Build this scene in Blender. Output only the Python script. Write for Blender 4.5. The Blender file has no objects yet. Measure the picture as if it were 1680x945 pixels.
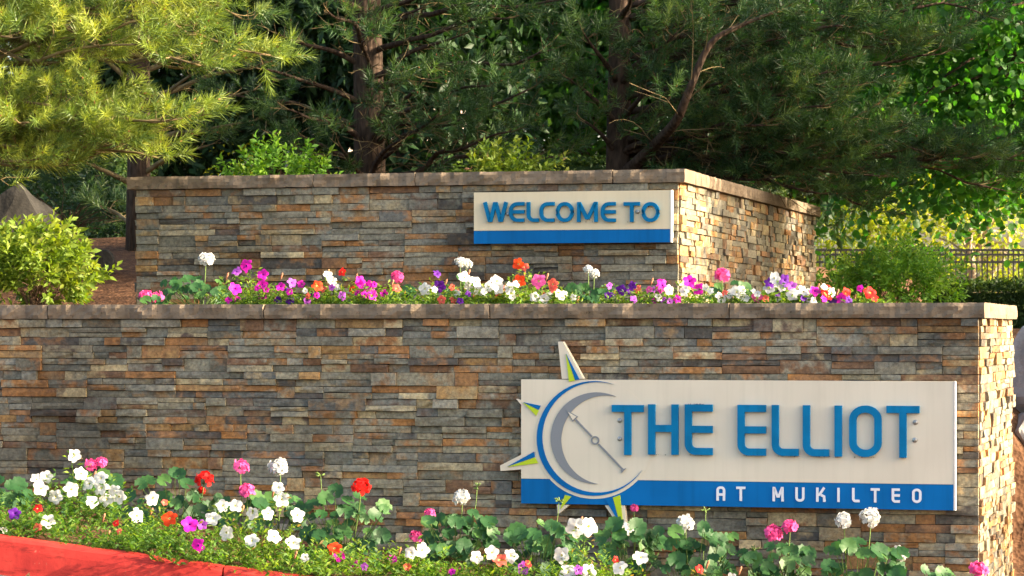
import bpy, math, random
import numpy as np
from mathutils import Vector, Matrix, noise

random.seed(7)
rng = np.random.default_rng(7)
R = math.radians
scene = bpy.context.scene
COL = scene.collection

# ------------------------------------------------------------------ camera
EYE = 1.5            # eye height in metres
FPX = 4626.0         # focal length in photo pixels (photo is 1680 wide)
HORIZON = 540.0      # photo row of the horizon
cam_data = bpy.data.cameras.new('camera')
cam_data.sensor_width = 36.0
cam_data.lens = FPX / 1680.0 * 36.0
cam_data.shift_y = (HORIZON - 472.5) / 1680.0
cam_data.clip_end = 2000.0
cam_data.dof.use_dof = True
cam_data.dof.focus_distance = 16.0
cam_data.dof.aperture_fstop = 10.0
cam = bpy.data.objects.new('camera', cam_data)
cam.location = (0, 0, EYE)
cam.rotation_euler = (R(90), 0, 0)
COL.objects.link(cam)
scene.camera = cam

# ------------------------------------------------------------------ sky and sun
SUN_EL = R(22.0)
SUN_BETA = R(8.5)     # sun stands to the right, this far towards the viewer's side
SUN_DIR = Vector((math.cos(SUN_BETA) * math.cos(SUN_EL), -math.sin(SUN_BETA) * math.cos(SUN_EL), math.sin(SUN_EL)))
world = bpy.data.worlds.new('World')
scene.world = world
world.use_nodes = True
wn = world.node_tree
wn.nodes.clear()
sky = wn.nodes.new('ShaderNodeTexSky')
sky.sky_type = 'NISHITA'
sky.sun_disc = False
sky.sun_elevation = SUN_EL
sky.sun_rotation = R(90) + SUN_BETA
sky.air_density = 1.0
sky.dust_density = 5.0
sky.ozone_density = 0.0
bg = wn.nodes.new('ShaderNodeBackground')
bg.inputs['Strength'].default_value = 0.15
wo = wn.nodes.new('ShaderNodeOutputWorld')
wn.links.new(sky.outputs[0], bg.inputs['Color'])
wn.links.new(bg.outputs[0], wo.inputs['Surface'])

sun_data = bpy.data.lights.new('sun', 'SUN')
sun_data.energy = 4.4
sun_data.angle = R(0.5)
sun_data.color = (1.0, 0.84, 0.62)
sun = bpy.data.objects.new('sun', sun_data)
sun.rotation_euler = SUN_DIR.to_track_quat('Z', 'Y').to_euler()
sun.location = SUN_DIR * 60
COL.objects.link(sun)

scene.view_settings.view_transform = 'Standard'
scene.view_settings.look = 'None'
scene.view_settings.gamma = 1.0
scene.view_settings.use_curve_mapping = False
scene.view_settings.exposure = 2.12
scene.render.engine = 'CYCLES'
scene.cycles.max_bounces = 7
scene.cycles.diffuse_bounces = 3
scene.cycles.glossy_bounces = 2
scene.cycles.transmission_bounces = 5
scene.cycles.caustics_reflective = False
scene.cycles.caustics_refractive = False
scene.cycles.sample_clamp_indirect = 6.0

# ------------------------------------------------------------------ frames of reference
TH = R(14.8)                       # the walls stand turned by this much
OX, OY = 2.48, 15.045              # front corner of the lower wall
SN, CS = math.sin(TH), math.cos(TH)

def yplane(px, v):
    """distance at which the line of sight through photo column px meets the plane v metres behind the lower wall's face"""
    q = (px - 840.0) / FPX
    return (v + OX * SN + OY * CS) / (q * SN + CS)

def at(px, py, Y):
    return Vector(((px - 840.0) / FPX * Y, Y, EYE - (py - HORIZON) / FPX * Y))

def uv2w(u, v, z=0.0):
    return Vector((OX + u * CS + v * SN, OY - u * SN + v * CS, z))

def w2uv(x, y):
    dx, dy = x - OX, y - OY
    return dx * CS - dy * SN, dx * SN + dy * CS

def on_wall(px, py, v):
    """wall-frame coordinates (u, z) of the point seen at px, py on the plane v"""
    Y = yplane(px, v)
    p = at(px, py, Y)
    return w2uv(p.x, p.y)[0], p.z

# ------------------------------------------------------------------ object helpers
def tag(o, label=None, cat=None, group=None, kind=None):
    if label: o['label'] = label
    if cat: o['category'] = cat
    if group: o['group'] = group
    if kind: o['kind'] = kind
    return o

def empty(name, loc=(0, 0, 0), rz=0.0, parent=None):
    o = bpy.data.objects.new(name, None)
    o.location = loc
    o.rotation_euler = (0, 0, rz)
    o.empty_display_size = 0.1
    COL.objects.link(o)
    if parent: o.parent = parent
    return o

def link(name, me, parent=None, mat=None, loc=None, rot=None, scale=None):
    o = bpy.data.objects.new(name, me)
    COL.objects.link(o)
    if mat is not None and len(me.materials) == 0:
        me.materials.append(mat)
    if parent: o.parent = parent
    if loc is not None: o.location = loc
    if rot is not None: o.rotation_euler = rot
    if scale is not None: o.scale = scale
    return o

def np_mesh(name, V, F, rnd=None, smooth=False):
    V = np.asarray(V, dtype=np.float32)
    F = np.asarray(F, dtype=np.int32)
    me = bpy.data.meshes.new(name)
    me.vertices.add(len(V))
    me.vertices.foreach_set('co', V.ravel())
    k = F.shape[1]
    me.loops.add(F.size)
    me.loops.foreach_set('vertex_index', F.ravel())
    me.polygons.add(len(F))
    me.polygons.foreach_set('loop_start', np.arange(0, F.size, k, dtype=np.int32))
    if smooth:
        me.polygons.foreach_set('use_smooth', np.ones(len(F), dtype=bool))
    me.update(calc_edges=True)
    if rnd is not None:
        a = me.attributes.new('rnd', 'FLOAT', 'FACE')
        a.data.foreach_set('value', np.asarray(rnd, dtype=np.float32))
    return me

class MB:
    """collects faces of any size for one mesh"""
    def __init__(s):
        s.v, s.f, s.m, s.r = [], [], [], []
    def add(s, vs, fs, mi=0, rnd=0.5):
        b = len(s.v)
        s.v += [tuple(p) for p in vs]
        for f in fs:
            s.f.append([b + i for i in f]); s.m.append(mi); s.r.append(rnd)
    def box(s, x0, x1, y0, y1, z0, z1, mi=0, rnd=0.5):
        s.add([(x0, y0, z0), (x1, y0, z0), (x1, y1, z0), (x0, y1, z0), (x0, y0, z1), (x1, y0, z1), (x1, y1, z1), (x0, y1, z1)],
              [(0, 3, 2, 1), (4, 5, 6, 7), (0, 1, 5, 4), (1, 2, 6, 5), (2, 3, 7, 6), (3, 0, 4, 7)], mi, rnd)
    def tube(s, pts, radii, n=6, mi=0, rnd=0.5, cap=True):
        pts = [Vector(p) for p in pts]
        ring = []
        prev = None
        vs, fs = [], []
        for i, p in enumerate(pts):
            t = (pts[min(i + 1, len(pts) - 1)] - pts[max(i - 1, 0)])
            if t.length < 1e-9: t = Vector((0, 0, 1))
            t.normalize()
            if prev is None:
                a = t.orthogonal().normalized()
            else:
                a = (prev - t * prev.dot(t))
                a = a.normalized() if a.length > 1e-6 else t.orthogonal().normalized()
            prev = a
            b = t.cross(a)
            for k in range(n):
                w = 2 * math.pi * k / n
                vs.append(p + (a * math.cos(w) + b * math.sin(w)) * radii[i])
        for i in range(len(pts) - 1):
            for k in range(n):
                fs.append((i * n + k, i * n + (k + 1) % n, (i + 1) * n + (k + 1) % n, (i + 1) * n + k))
        if cap:
            fs.append(tuple(range(n))[::-1])
            fs.append(tuple((len(pts) - 1) * n + k for k in range(n)))
        s.add(vs, fs, mi, rnd)
    def build(s, name, mats, parent=None, smooth=False, loc=None, rot=None):
        me = bpy.data.meshes.new(name)
        me.from_pydata(s.v, [], s.f)
        for m in (mats if isinstance(mats, (list, tuple)) else [mats]):
            me.materials.append(m)
        me.polygons.foreach_set('material_index', s.m)
        if smooth:
            me.polygons.foreach_set('use_smooth', [True] * len(s.f))
        a = me.attributes.new('rnd', 'FLOAT', 'FACE')
        a.data.foreach_set('value', s.r)
        me.update()
        return link(name, me, parent, loc=loc, rot=rot)

def frames(D, spin=None):
    """rotation matrices whose local z is D (N,3)"""
    D = D / (np.linalg.norm(D, axis=1, keepdims=True) + 1e-9)
    ref = np.where(np.abs(D[:, 2:3]) > 0.95, np.array([[1.0, 0, 0]]), np.array([[0, 0, 1.0]]))
    A = np.cross(ref, D); A /= np.linalg.norm(A, axis=1, keepdims=True) + 1e-9
    B = np.cross(D, A)
    if spin is None: spin = rng.uniform(0, 2 * math.pi, len(D))
    c, s_ = np.cos(spin)[:, None], np.sin(spin)[:, None]
    X = A * c + B * s_
    Yv = -A * s_ + B * c
    return np.stack([X, Yv, D], axis=2)

def scatter(T, F, P, M, S, rnd):
    """instances of a template as arrays: vertices, faces, per-face random"""
    T = np.asarray(T, dtype=np.float64); F = np.asarray(F)
    N = len(P)
    V = np.einsum('nij,kj->nki', M, T) * np.asarray(S)[:, None, None] + P[:, None, :]
    idx = F[None, :, :] + (np.arange(N) * len(T))[:, None, None]
    return V.reshape(-1, 3), idx.reshape(-1, F.shape[1]), np.repeat(rnd, len(F))

def join_arrays(parts):
    Vs, Fs, Rs, b = [], [], [], 0
    for V, F, r in parts:
        Vs.append(V); Fs.append(F + b); Rs.append(r); b += len(V)
    return np.concatenate(Vs), np.concatenate(Fs), np.concatenate(Rs)

# ------------------------------------------------------------------ materials
def nodes_of(name):
    m = bpy.data.materials.new(name)
    m.use_nodes = True
    nt = m.node_tree
    nt.nodes.clear()
    out = nt.nodes.new('ShaderNodeOutputMaterial')
    return m, nt, out

def N(nt, typ, **kw):
    n = nt.nodes.new(typ)
    for k, v in kw.items():
        if k in n.inputs: n.inputs[k].default_value = v
        else: setattr(n, k, v)
    return n

def ramp(nt, stops, interp='LINEAR'):
    r = nt.nodes.new('ShaderNodeValToRGB')
    r.color_ramp.interpolation = interp
    e = r.color_ramp.elements
    while len(e) < len(stops): e.new(0.5)
    for i, (p, c) in enumerate(stops):
        e[i].position = p
        e[i].color = (c[0], c[1], c[2], 1)
    return r

def mix(nt, fac, a, b, blend='MIX'):
    m = nt.nodes.new('ShaderNodeMix')
    m.data_type = 'RGBA'; m.blend_type = blend
    for s, v in ((0, fac), (6, a), (7, b)):
        if isinstance(v, (int, float)): m.inputs[s].default_value = v
        elif isinstance(v, tuple): m.inputs[s].default_value = (v[0], v[1], v[2], 1)
        else: nt.links.new(v, m.inputs[s])
    return m.outputs[2]

def plain(name, col, rough=0.6, spec=0.3, noise_amt=0.15, noise_scale=12.0, bump=0.0, bump_scale=60.0, metallic=0.0):
    m, nt, out = nodes_of(name)
    b = N(nt, 'ShaderNodeBsdfPrincipled', Roughness=rough, Metallic=metallic)
    b.inputs['Specular IOR Level'].default_value = spec
    tc = N(nt, 'ShaderNodeTexCoord')
    nz = N(nt, 'ShaderNodeTexNoise', Scale=noise_scale, Detail=5.0)
    nt.links.new(tc.outputs['Object'], nz.inputs['Vector'])
    dark = tuple(c * (1 - noise_amt) for c in col); light = tuple(min(1, c * (1 + noise_amt)) for c in col)
    rp = ramp(nt, [(0.3, dark), (0.7, light)])
    nt.links.new(nz.outputs['Fac'], rp.inputs['Fac'])
    nt.links.new(rp.outputs['Color'], b.inputs['Base Color'])
    if bump:
        n2 = N(nt, 'ShaderNodeTexNoise', Scale=bump_scale, Detail=4.0)
        nt.links.new(tc.outputs['Object'], n2.inputs['Vector'])
        bp = N(nt, 'ShaderNodeBump', Strength=bump, Distance=0.01)
        nt.links.new(n2.outputs['Fac'], bp.inputs['Height'])
        nt.links.new(bp.outputs['Normal'], b.inputs['Normal'])
    nt.links.new(b.outputs[0], out.inputs['Surface'])
    return m

def streaks(m, amount):
    nt = m.node_tree
    b = [n for n in nt.nodes if n.type == 'BSDF_PRINCIPLED'][0]
    src = b.inputs['Base Color'].links[0].from_socket
    tc = N(nt, 'ShaderNodeTexCoord')
    mp = N(nt, 'ShaderNodeMapping'); mp.inputs['Scale'].default_value = (22, 22, 1.3); nt.links.new(tc.outputs['Object'], mp.inputs['Vector'])
    n1 = N(nt, 'ShaderNodeTexNoise', Scale=1.0, Detail=6.0, Roughness=0.65); nt.links.new(mp.outputs[0], n1.inputs['Vector'])
    r = ramp(nt, [(.30, (1 - amount, 1 - amount, 1 - amount * 1.1)), (.52, (1, 1, 1))]); nt.links.new(n1.outputs['Fac'], r.inputs['Fac'])
    n2 = N(nt, 'ShaderNodeTexNoise', Scale=1.4, Detail=4.0); nt.links.new(tc.outputs['Object'], n2.inputs['Vector'])
    r2 = ramp(nt, [(.3, (1 - amount * .8,) * 3), (.6, (1, 1, 1))]); nt.links.new(n2.outputs['Fac'], r2.inputs['Fac'])
    c = mix(nt, 1.0, src, r.outputs['Color'], 'MULTIPLY')
    c = mix(nt, 1.0, c, r2.outputs['Color'], 'MULTIPLY')
    nt.links.new(c, b.inputs['Base Color'])

def leafy(name, stops, trans=0.4, tcol=None, rough=0.55, spec=0.25):
    """leaf or petal: colour from each piece's own random, light passing through"""
    m, nt, out = nodes_of(name)
    at_ = N(nt, 'ShaderNodeAttribute', attribute_name='rnd')
    rp = ramp(nt, stops)
    nt.links.new(at_.outputs['Fac'], rp.inputs['Fac'])
    b = N(nt, 'ShaderNodeBsdfPrincipled', Roughness=rough)
    b.inputs['Specular IOR Level'].default_value = spec
    nt.links.new(rp.outputs['Color'], b.inputs['Base Color'])
    t = N(nt, 'ShaderNodeBsdfTranslucent')
    tc = mix(nt, 1.0, rp.outputs['Color'], tcol or (1.5, 1.5, 0.6), 'MULTIPLY')
    nt.links.new(tc, t.inputs['Color'])
    ms = N(nt, 'ShaderNodeMixShader', Fac=trans)
    nt.links.new(b.outputs[0], ms.inputs[1]); nt.links.new(t.outputs[0], ms.inputs[2])
    nt.links.new(ms.outputs[0], out.inputs['Surface'])
    return m

def slate_material():
    m, nt, out = nodes_of('ledger_slate')
    L = nt.links
    rn = N(nt, 'ShaderNodeAttribute', attribute_name='rnd')
    tc = N(nt, 'ShaderNodeTexCoord')
    # every stone samples its own region of the noise
    sh = N(nt, 'ShaderNodeVectorMath', operation='SCALE'); sh.inputs[0].default_value = (37.0, 91.0, 53.0)
    L.new(rn.outputs['Fac'], sh.inputs['Scale'])
    ad = N(nt, 'ShaderNodeVectorMath', operation='ADD')
    L.new(tc.outputs['Object'], ad.inputs[0]); L.new(sh.outputs[0], ad.inputs[1])
    cols = [(0.0, (.150, .144, .108)), (.10, (.230, .210, .145)), (.20, (.168, .164, .132)), (.31, (.265, .132, .046)), (.39, (.300, .255, .158)),
            (.46, (.078, .070, .058)), (.53, (.335, .200, .076)), (.61, (.190, .180, .136)), (.68, (.160, .088, .046)), (.75, (.255, .236, .178)),
            (.83, (.320, .150, .048)), (.89, (.118, .118, .104)), (.95, (.44, .36, .205))]
    r1 = ramp(nt, cols, 'CONSTANT')
    L.new(rn.outputs['Fac'], r1.inputs['Fac'])
    m7 = N(nt, 'ShaderNodeMath', operation='MULTIPLY'); m7.inputs[1].default_value = 17.31
    L.new(rn.outputs['Fac'], m7.inputs[0])
    fr = N(nt, 'ShaderNodeMath', operation='FRACT'); L.new(m7.outputs[0], fr.inputs[0])
    r2 = ramp(nt, [(0.0, (.27, .135, .055)), (.22, (.185, .175, .132)), (.42, (.25, .165, .085)), (.60, (.235, .218, .160)), (.8, (.125, .085, .06)), (.90, (.33, .25, .13))], 'CONSTANT')
    L.new(fr.outputs[0], r2.inputs['Fac'])
    n1 = N(nt, 'ShaderNodeTexNoise', Scale=9.0, Detail=4.0, Roughness=0.6); L.new(ad.outputs[0], n1.inputs['Vector'])
    p1 = ramp(nt, [(.47, (0, 0, 0)), (.62, (1, 1, 1))]); L.new(n1.outputs['Fac'], p1.inputs['Fac'])
    c1 = mix(nt, p1.outputs['Color'], r1.outputs['Color'], r2.outputs['Color'])
    # cleft grain, fine mottling
    n2 = N(nt, 'ShaderNodeTexNoise', Scale=42.0, Detail=7.0, Roughness=0.65); L.new(ad.outputs[0], n2.inputs['Vector'])
    p2 = ramp(nt, [(.30, (.55, .53, .50)), (.50, (1, 1, 1)), (.70, (1.55, 1.50, 1.38))]); L.new(n2.outputs['Fac'], p2.inputs['Fac'])
    c2 = mix(nt, 1.0, c1, p2.outputs['Color'], 'MULTIPLY')
    # iron-brown veins
    n3 = N(nt, 'ShaderNodeTexNoise', Scale=22.0, Detail=3.0, Distortion=1.6); L.new(ad.outputs[0], n3.inputs['Vector'])
    p3 = ramp(nt, [(.485, (0, 0, 0)), (.50, (.55, .55, .55)), (.515, (0, 0, 0))]); L.new(n3.outputs['Fac'], p3.inputs['Fac'])
    c3 = mix(nt, p3.outputs['Color'], c2, (.10, .045, .022))
    # weather staining of the whole wall
    n4 = N(nt, 'ShaderNodeTexNoise', Scale=0.9, Detail=5.0, Roughness=0.55); L.new(tc.outputs['Object'], n4.inputs['Vector'])
    p4 = ramp(nt, [(.36, (.50, .48, .46)), (.50, (1, 1, 1)), (.75, (1.12, 1.10, 1.05))]); L.new(n4.outputs['Fac'], p4.inputs['Fac'])
    c4 = mix(nt, 0.85, c3, p4.outputs['Color'], 'MULTIPLY')
    b = N(nt, 'ShaderNodeBsdfPrincipled', Roughness=0.62); b.inputs['Specular IOR Level'].default_value = 0.35
    L.new(c4, b.inputs['Base Color'])
    mp = N(nt, 'ShaderNodeMapping'); mp.inputs['Scale'].default_value = (1, 1, 1.6); L.new(ad.outputs[0], mp.inputs['Vector'])
    n5 = N(nt, 'ShaderNodeTexNoise', Scale=26.0, Detail=8.0, Roughness=0.6); L.new(mp.outputs[0], n5.inputs['Vector'])
    bp = N(nt, 'ShaderNodeBump', Strength=0.55, Distance=0.012); L.new(n5.outputs['Fac'], bp.inputs['Height'])
    L.new(bp.outputs['Normal'], b.inputs['Normal'])
    L.new(b.outputs[0], out.inputs['Surface'])
    return m

def sandstone_material():
    m, nt, out = nodes_of('cap_sandstone')
    L = nt.links
    tc = N(nt, 'ShaderNodeTexCoord')
    rn = N(nt, 'ShaderNodeAttribute', attribute_name='rnd')
    n1 = N(nt, 'ShaderNodeTexNoise', Scale=2.2, Detail=6.0, Roughness=0.6); L.new(tc.outputs['Object'], n1.inputs['Vector'])
    r1 = ramp(nt, [(.30, (.135, .104, .074)), (.5, (.190, .146, .102)), (.72, (.240, .184, .130))]); L.new(n1.outputs['Fac'], r1.inputs['Fac'])
    mp = N(nt, 'ShaderNodeMapping'); mp.inputs['Scale'].default_value = (9, 9, 1.6); L.new(tc.outputs['Object'], mp.inputs['Vector'])
    n2 = N(nt, 'ShaderNodeTexNoise', Scale=3.0, Detail=6.0); L.new(mp.outputs[0], n2.inputs['Vector'])
    r2 = ramp(nt, [(.35, (.82, .82, .82)), (.55, (1, 1, 1)), (.75, (1.1, 1.1, 1.08))]); L.new(n2.outputs['Fac'], r2.inputs['Fac'])
    c = mix(nt, 0.8, r1.outputs['Color'], r2.outputs['Color'], 'MULTIPLY')
    n3 = N(nt, 'ShaderNodeTexNoise', Scale=70.0, Detail=3.0); L.new(tc.outputs['Object'], n3.inputs['Vector'])
    r3 = ramp(nt, [(.30, (.45, .45, .45)), (.38, (1, 1, 1))]); L.new(n3.outputs['Fac'], r3.inputs['Fac'])
    c = mix(nt, 0.7, c, r3.outputs['Color'], 'MULTIPLY')
    b = N(nt, 'ShaderNodeBsdfPrincipled', Roughness=0.85); b.inputs['Specular IOR Level'].default_value = 0.15
    L.new(c, b.inputs['Base Color'])
    n4 = N(nt, 'ShaderNodeTexNoise', Scale=55.0, Detail=6.0); L.new(tc.outputs['Object'], n4.inputs['Vector'])
    bp = N(nt, 'ShaderNodeBump', Strength=0.35, Distance=0.01); L.new(n4.outputs['Fac'], bp.inputs['Height'])
    L.new(bp.outputs['Normal'], b.inputs['Normal'])
    L.new(b.outputs[0], out.inputs['Surface'])
    return m

def bark_material(name, c0, c1):
    m, nt, out = nodes_of(name)
    L = nt.links
    tc = N(nt, 'ShaderNodeTexCoord')
    mp = N(nt, 'ShaderNodeMapping'); mp.inputs['Scale'].default_value = (14, 14, 3.5); L.new(tc.outputs['Object'], mp.inputs['Vector'])
    n1 = N(nt, 'ShaderNodeTexVoronoi', Scale=2.0); L.new(mp.outputs[0], n1.inputs['Vector'])
    n2 = N(nt, 'ShaderNodeTexNoise', Scale=3.0, Detail=6.0); L.new(mp.outputs[0], n2.inputs['Vector'])
    r = ramp(nt, [(.25, c0), (.7, c1)]); L.new(n2.outputs['Fac'], r.inputs['Fac'])
    b = N(nt, 'ShaderNodeBsdfPrincipled', Roughness=0.9); b.inputs['Specular IOR Level'].default_value = 0.1
    L.new(r.outputs['Color'], b.inputs['Base Color'])
    bp = N(nt, 'ShaderNodeBump', Strength=0.8, Distance=0.02); L.new(n1.outputs['Distance'], bp.inputs['Height'])
    L.new(bp.outputs['Normal'], b.inputs['Normal'])
    L.new(b.outputs[0], out.inputs['Surface'])
    return m

def kerb_material():
    m, nt, out = nodes_of('red_kerb_paint')
    L = nt.links
    tc = N(nt, 'ShaderNodeTexCoord')
    n1 = N(nt, 'ShaderNodeTexNoise', Scale=5.0, Detail=6.0, Roughness=0.6); L.new(tc.outputs['Object'], n1.inputs['Vector'])
    r1 = ramp(nt, [(.3, (.25, .016, .013)), (.55, (.33, .024, .018)), (.8, (.39, .040, .028))]); L.new(n1.outputs['Fac'], r1.inputs['Fac'])
    n2 = N(nt, 'ShaderNodeTexNoise', Scale=30.0, Detail=6.0, Roughness=0.7); L.new(tc.outputs['Object'], n2.inputs['Vector'])
    r2 = ramp(nt, [(.66, (0, 0, 0)), (.70, (1, 1, 1))]); L.new(n2.outputs['Fac'], r2.inputs['Fac'])
    c = mix(nt, r2.outputs['Color'], r1.outputs['Color'], (.30, .10, .07))
    mp = N(nt, 'ShaderNodeMapping'); mp.inputs['Scale'].default_value = (1.2, 6, 6); mp.inputs['Rotation'].default_value = (0, .25, 0); L.new(tc.outputs['Object'], mp.inputs['Vector'])
    n5 = N(nt, 'ShaderNodeTexNoise', Scale=4.0, Detail=8.0, Roughness=0.72); L.new(mp.outputs[0], n5.inputs['Vector'])
    r5 = ramp(nt, [(.36, (.45, .40, .38)), (.47, (1, 1, 1)), (.66, (1, 1, 1)), (.74, (1.25, 1.5, 1.5))]); L.new(n5.outputs['Fac'], r5.inputs['Fac'])
    c = mix(nt, 0.8, c, r5.outputs['Color'], 'MULTIPLY')
    b = N(nt, 'ShaderNodeBsdfPrincipled', Roughness=0.6); b.inputs['Specular IOR Level'].default_value = 0.2
    L.new(c, b.inputs['Base Color'])
    n3 = N(nt, 'ShaderNodeTexNoise', Scale=26.0, Detail=7.0); L.new(tc.outputs['Object'], n3.inputs['Vector'])
    bp = N(nt, 'ShaderNodeBump', Strength=0.22, Distance=0.010); L.new(n3.outputs['Fac'], bp.inputs['Height'])
    L.new(bp.outputs['Normal'], b.inputs['Normal'])
    L.new(b.outputs[0], out.inputs['Surface'])
    return m

def mulch_material():
    m, nt, out = nodes_of('bark_mulch')
    L = nt.links
    tc = N(nt, 'ShaderNodeTexCoord')
    n1 = N(nt, 'ShaderNodeTexVoronoi', Scale=38.0); L.new(tc.outputs['Object'], n1.inputs['Vector'])
    n2 = N(nt, 'ShaderNodeTexNoise', Scale=20.0, Detail=7.0); L.new(tc.outputs['Object'], n2.inputs['Vector'])
    r = ramp(nt, [(.25, (.035, .019, .011)), (.5, (.085, .042, .022)), (.75, (.15, .078, .042))]); L.new(n2.outputs['Fac'], r.inputs['Fac'])
    b = N(nt, 'ShaderNodeBsdfPrincipled', Roughness=0.95); b.inputs['Specular IOR Level'].default_value = 0.1
    L.new(r.outputs['Color'], b.inputs['Base Color'])
    bp = N(nt, 'ShaderNodeBump', Strength=0.6, Distance=0.015); L.new(n1.outputs['Distance'], bp.inputs['Height'])
    L.new(bp.outputs['Normal'], b.inputs['Normal'])
    L.new(b.outputs[0], out.inputs['Surface'])
    return m

M = {}
M['slate'] = slate_material()
M['cap'] = sandstone_material()
M['core'] = plain('mortar_core', (.035, .032, .028), .95, .05)
M['cream'] = plain('sign_cream', (.67, .60, .475), .5, .25, .05, 3.0, .05, 300)
M['warmcream'] = plain('welcome_sign_cream', (.68, .585, .40), .5, .25, .05, 3.0, .05, 300)
M['blue'] = plain('sign_blue', (.001, .130, .39), .6, .12, .10, 3.0, .05, 300)
M['letterblue'] = plain('letter_blue', (.001, .160, .36), .6, .12, .12, 8.0)
M['lime'] = plain('sign_lime', (.42, .55, .012), .45, .4, .05, 3.0)
M['grey'] = plain('sign_grey', (.20, .215, .235), .45, .4, .05, 3.0)
M['white'] = plain('sign_white', (.72, .72, .76), .45, .4, .04, 3.0)
M['bolt'] = plain('bolt_steel', (.36, .36, .35), .35, .5, .2, 60.0, metallic=.8)
M['alu'] = plain('sign_edge', (.70, .66, .60), .4, .4, .05)
M['dirt'] = plain('letter_grime', (.03, .028, .02), .95, .05, .3, 90)
M['kerb'] = kerb_material()
M['mulch'] = mulch_material()
M['asphalt'] = plain('asphalt', (.05, .05, .052), .9, .2, .25, 40, .4, 200)
M['chips'] = leafy('bark_chips', [(0, (.06, .028, .014)), (.5, (.17, .08, .035)), (1, (.34, .18, .08))], .0)
M['soil'] = plain('planter_soil', (.055, .034, .022), .95, .05, .4, 30, .8, 60)
M['bark'] = bark_material('pine_bark', (.024, .017, .013), (.090, .060, .042))
M['paletrunk'] = bark_material('pale_bark', (.26, .20, .15), (.50, .42, .33))
M['twig'] = plain('pine_twig', (.17, .125, .060), .85, .15, .35, 9)
M['stem'] = plain('green_stem', (.10, .16, .035), .6, .3, .25, 20)
M['redstem'] = plain('woody_stem', (.10, .060, .035), .8, .2, .3, 20)
M['needle'] = leafy('pine_needles', [(0, (.012, .036, .014)), (.45, (.028, .070, .022)), (.8, (.070, .132, .034)), (1, (.170, .225, .055))], .28, (1.5, 1.5, .6), .45, .35)  # darker needle copy, for the pines standing in shade
M['needlelit'] = leafy('pine_needles_sunlit', [(0, (.046, .100, .024)), (.5, (.150, .215, .038)), (1, (.330, .365, .062))], .32, (1.6, 1.5, .55), .45, .35)  # lighter, yellower copy: sun on the left pine put into the colour
M['bud'] = plain('pine_bud', (.23, .085, .035), .7, .2, .3, 30)
M['spirea'] = leafy('lime_shrub_leaf', [(0, (.075, .140, .014)), (.55, (.145, .210, .020)), (.9, (.215, .245, .030)), (.97, (.28, .12, .09)), (1, (.32, .15, .13))], .40, (1.5, 1.5, .5))
M['nandina'] = leafy('shrub_leaf', [(0, (.060, .160, .018)), (.6, (.150, .290, .030)), (.92, (.250, .360, .044)), (.97, (.26, .14, .07)), (1, (.28, .13, .09))], .38, (1.5, 1.6, .5))  # leaf colour lightened in place of sun on the shaded shrub
M['heart'] = leafy('round_leaf', [(0, (.026, .100, .020)), (.6, (.052, .160, .030)), (1, (.125, .235, .040))], .45, (1.4, 1.8, .4), .5, .25)
M['sunleaf'] = leafy('sunlit_leaf', [(0, (.14, .24, .014)), (.5, (.28, .36, .018)), (1, (.46, .46, .030))], .5, (1.3, 1.2, .35))  # glow of backlit leaves put into a brightened base colour
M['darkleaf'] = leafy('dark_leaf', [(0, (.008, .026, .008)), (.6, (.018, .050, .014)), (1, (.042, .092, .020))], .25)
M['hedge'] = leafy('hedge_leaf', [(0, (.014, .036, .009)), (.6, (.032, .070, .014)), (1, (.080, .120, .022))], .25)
M['petleaf'] = leafy('petunia_leaf', [(0, (.030, .092, .016)), (.5, (.082, .175, .024)), (.95, (.205, .285, .036)), (1, (.20, .14, .05))], .48, (1.5, 1.5, .5))
M['gerleaf'] = leafy('geranium_leaf', [(0, (.016, .062, .018)), (.6, (.032, .105, .026)), (1, (.070, .155, .032))], .30, (1.5, 1.7, .5), .5, .3)
streaks(M['cream'], .06); streaks(M['warmcream'], .06); streaks(M['blue'], .16); streaks(M['letterblue'], .22)
PET = {}
for nm, c in (('white', (.66, .66, .63)), ('magenta', (.60, .012, .38)), ('purple', (.10, .010, .24)), ('violet', (.42, .09, .52)), ('pink', (.78, .10, .33)),
              ('red', (.66, .016, .012)), ('orange', (.76, .060, .012)), ('coral', (.74, .125, .085))):
    lo = tuple(x * .86 for x in c)
    PET[nm] = leafy('petal_' + nm, [(0, lo), (1, c)], .35, (1.1, 1.1, 1.1), .6, .2)
THROAT = plain('flower_throat', (.62, .60, .22), .7, .2)

# ------------------------------------------------------------------ terrain
KX = [-40, -8, -4, -2.58, -1.06, .5, 2.5, 6, 40]
KZ = [.95, .85, .62, .454, .258, .10, 0.0, -.08, -.2]
def kerb_z(x): return float(np.interp(x, KX, KZ))
def kerb_y(x):
    return 14.2 - (x + 2.58) * math.tan(R(4.0)) - (0.018 * max(0, x - .5) ** 2)

def sstep(a, b, x):
    t = min(1, max(0, (x - a) / (b - a)))
    return t * t * (3 - 2 * t)

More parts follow.
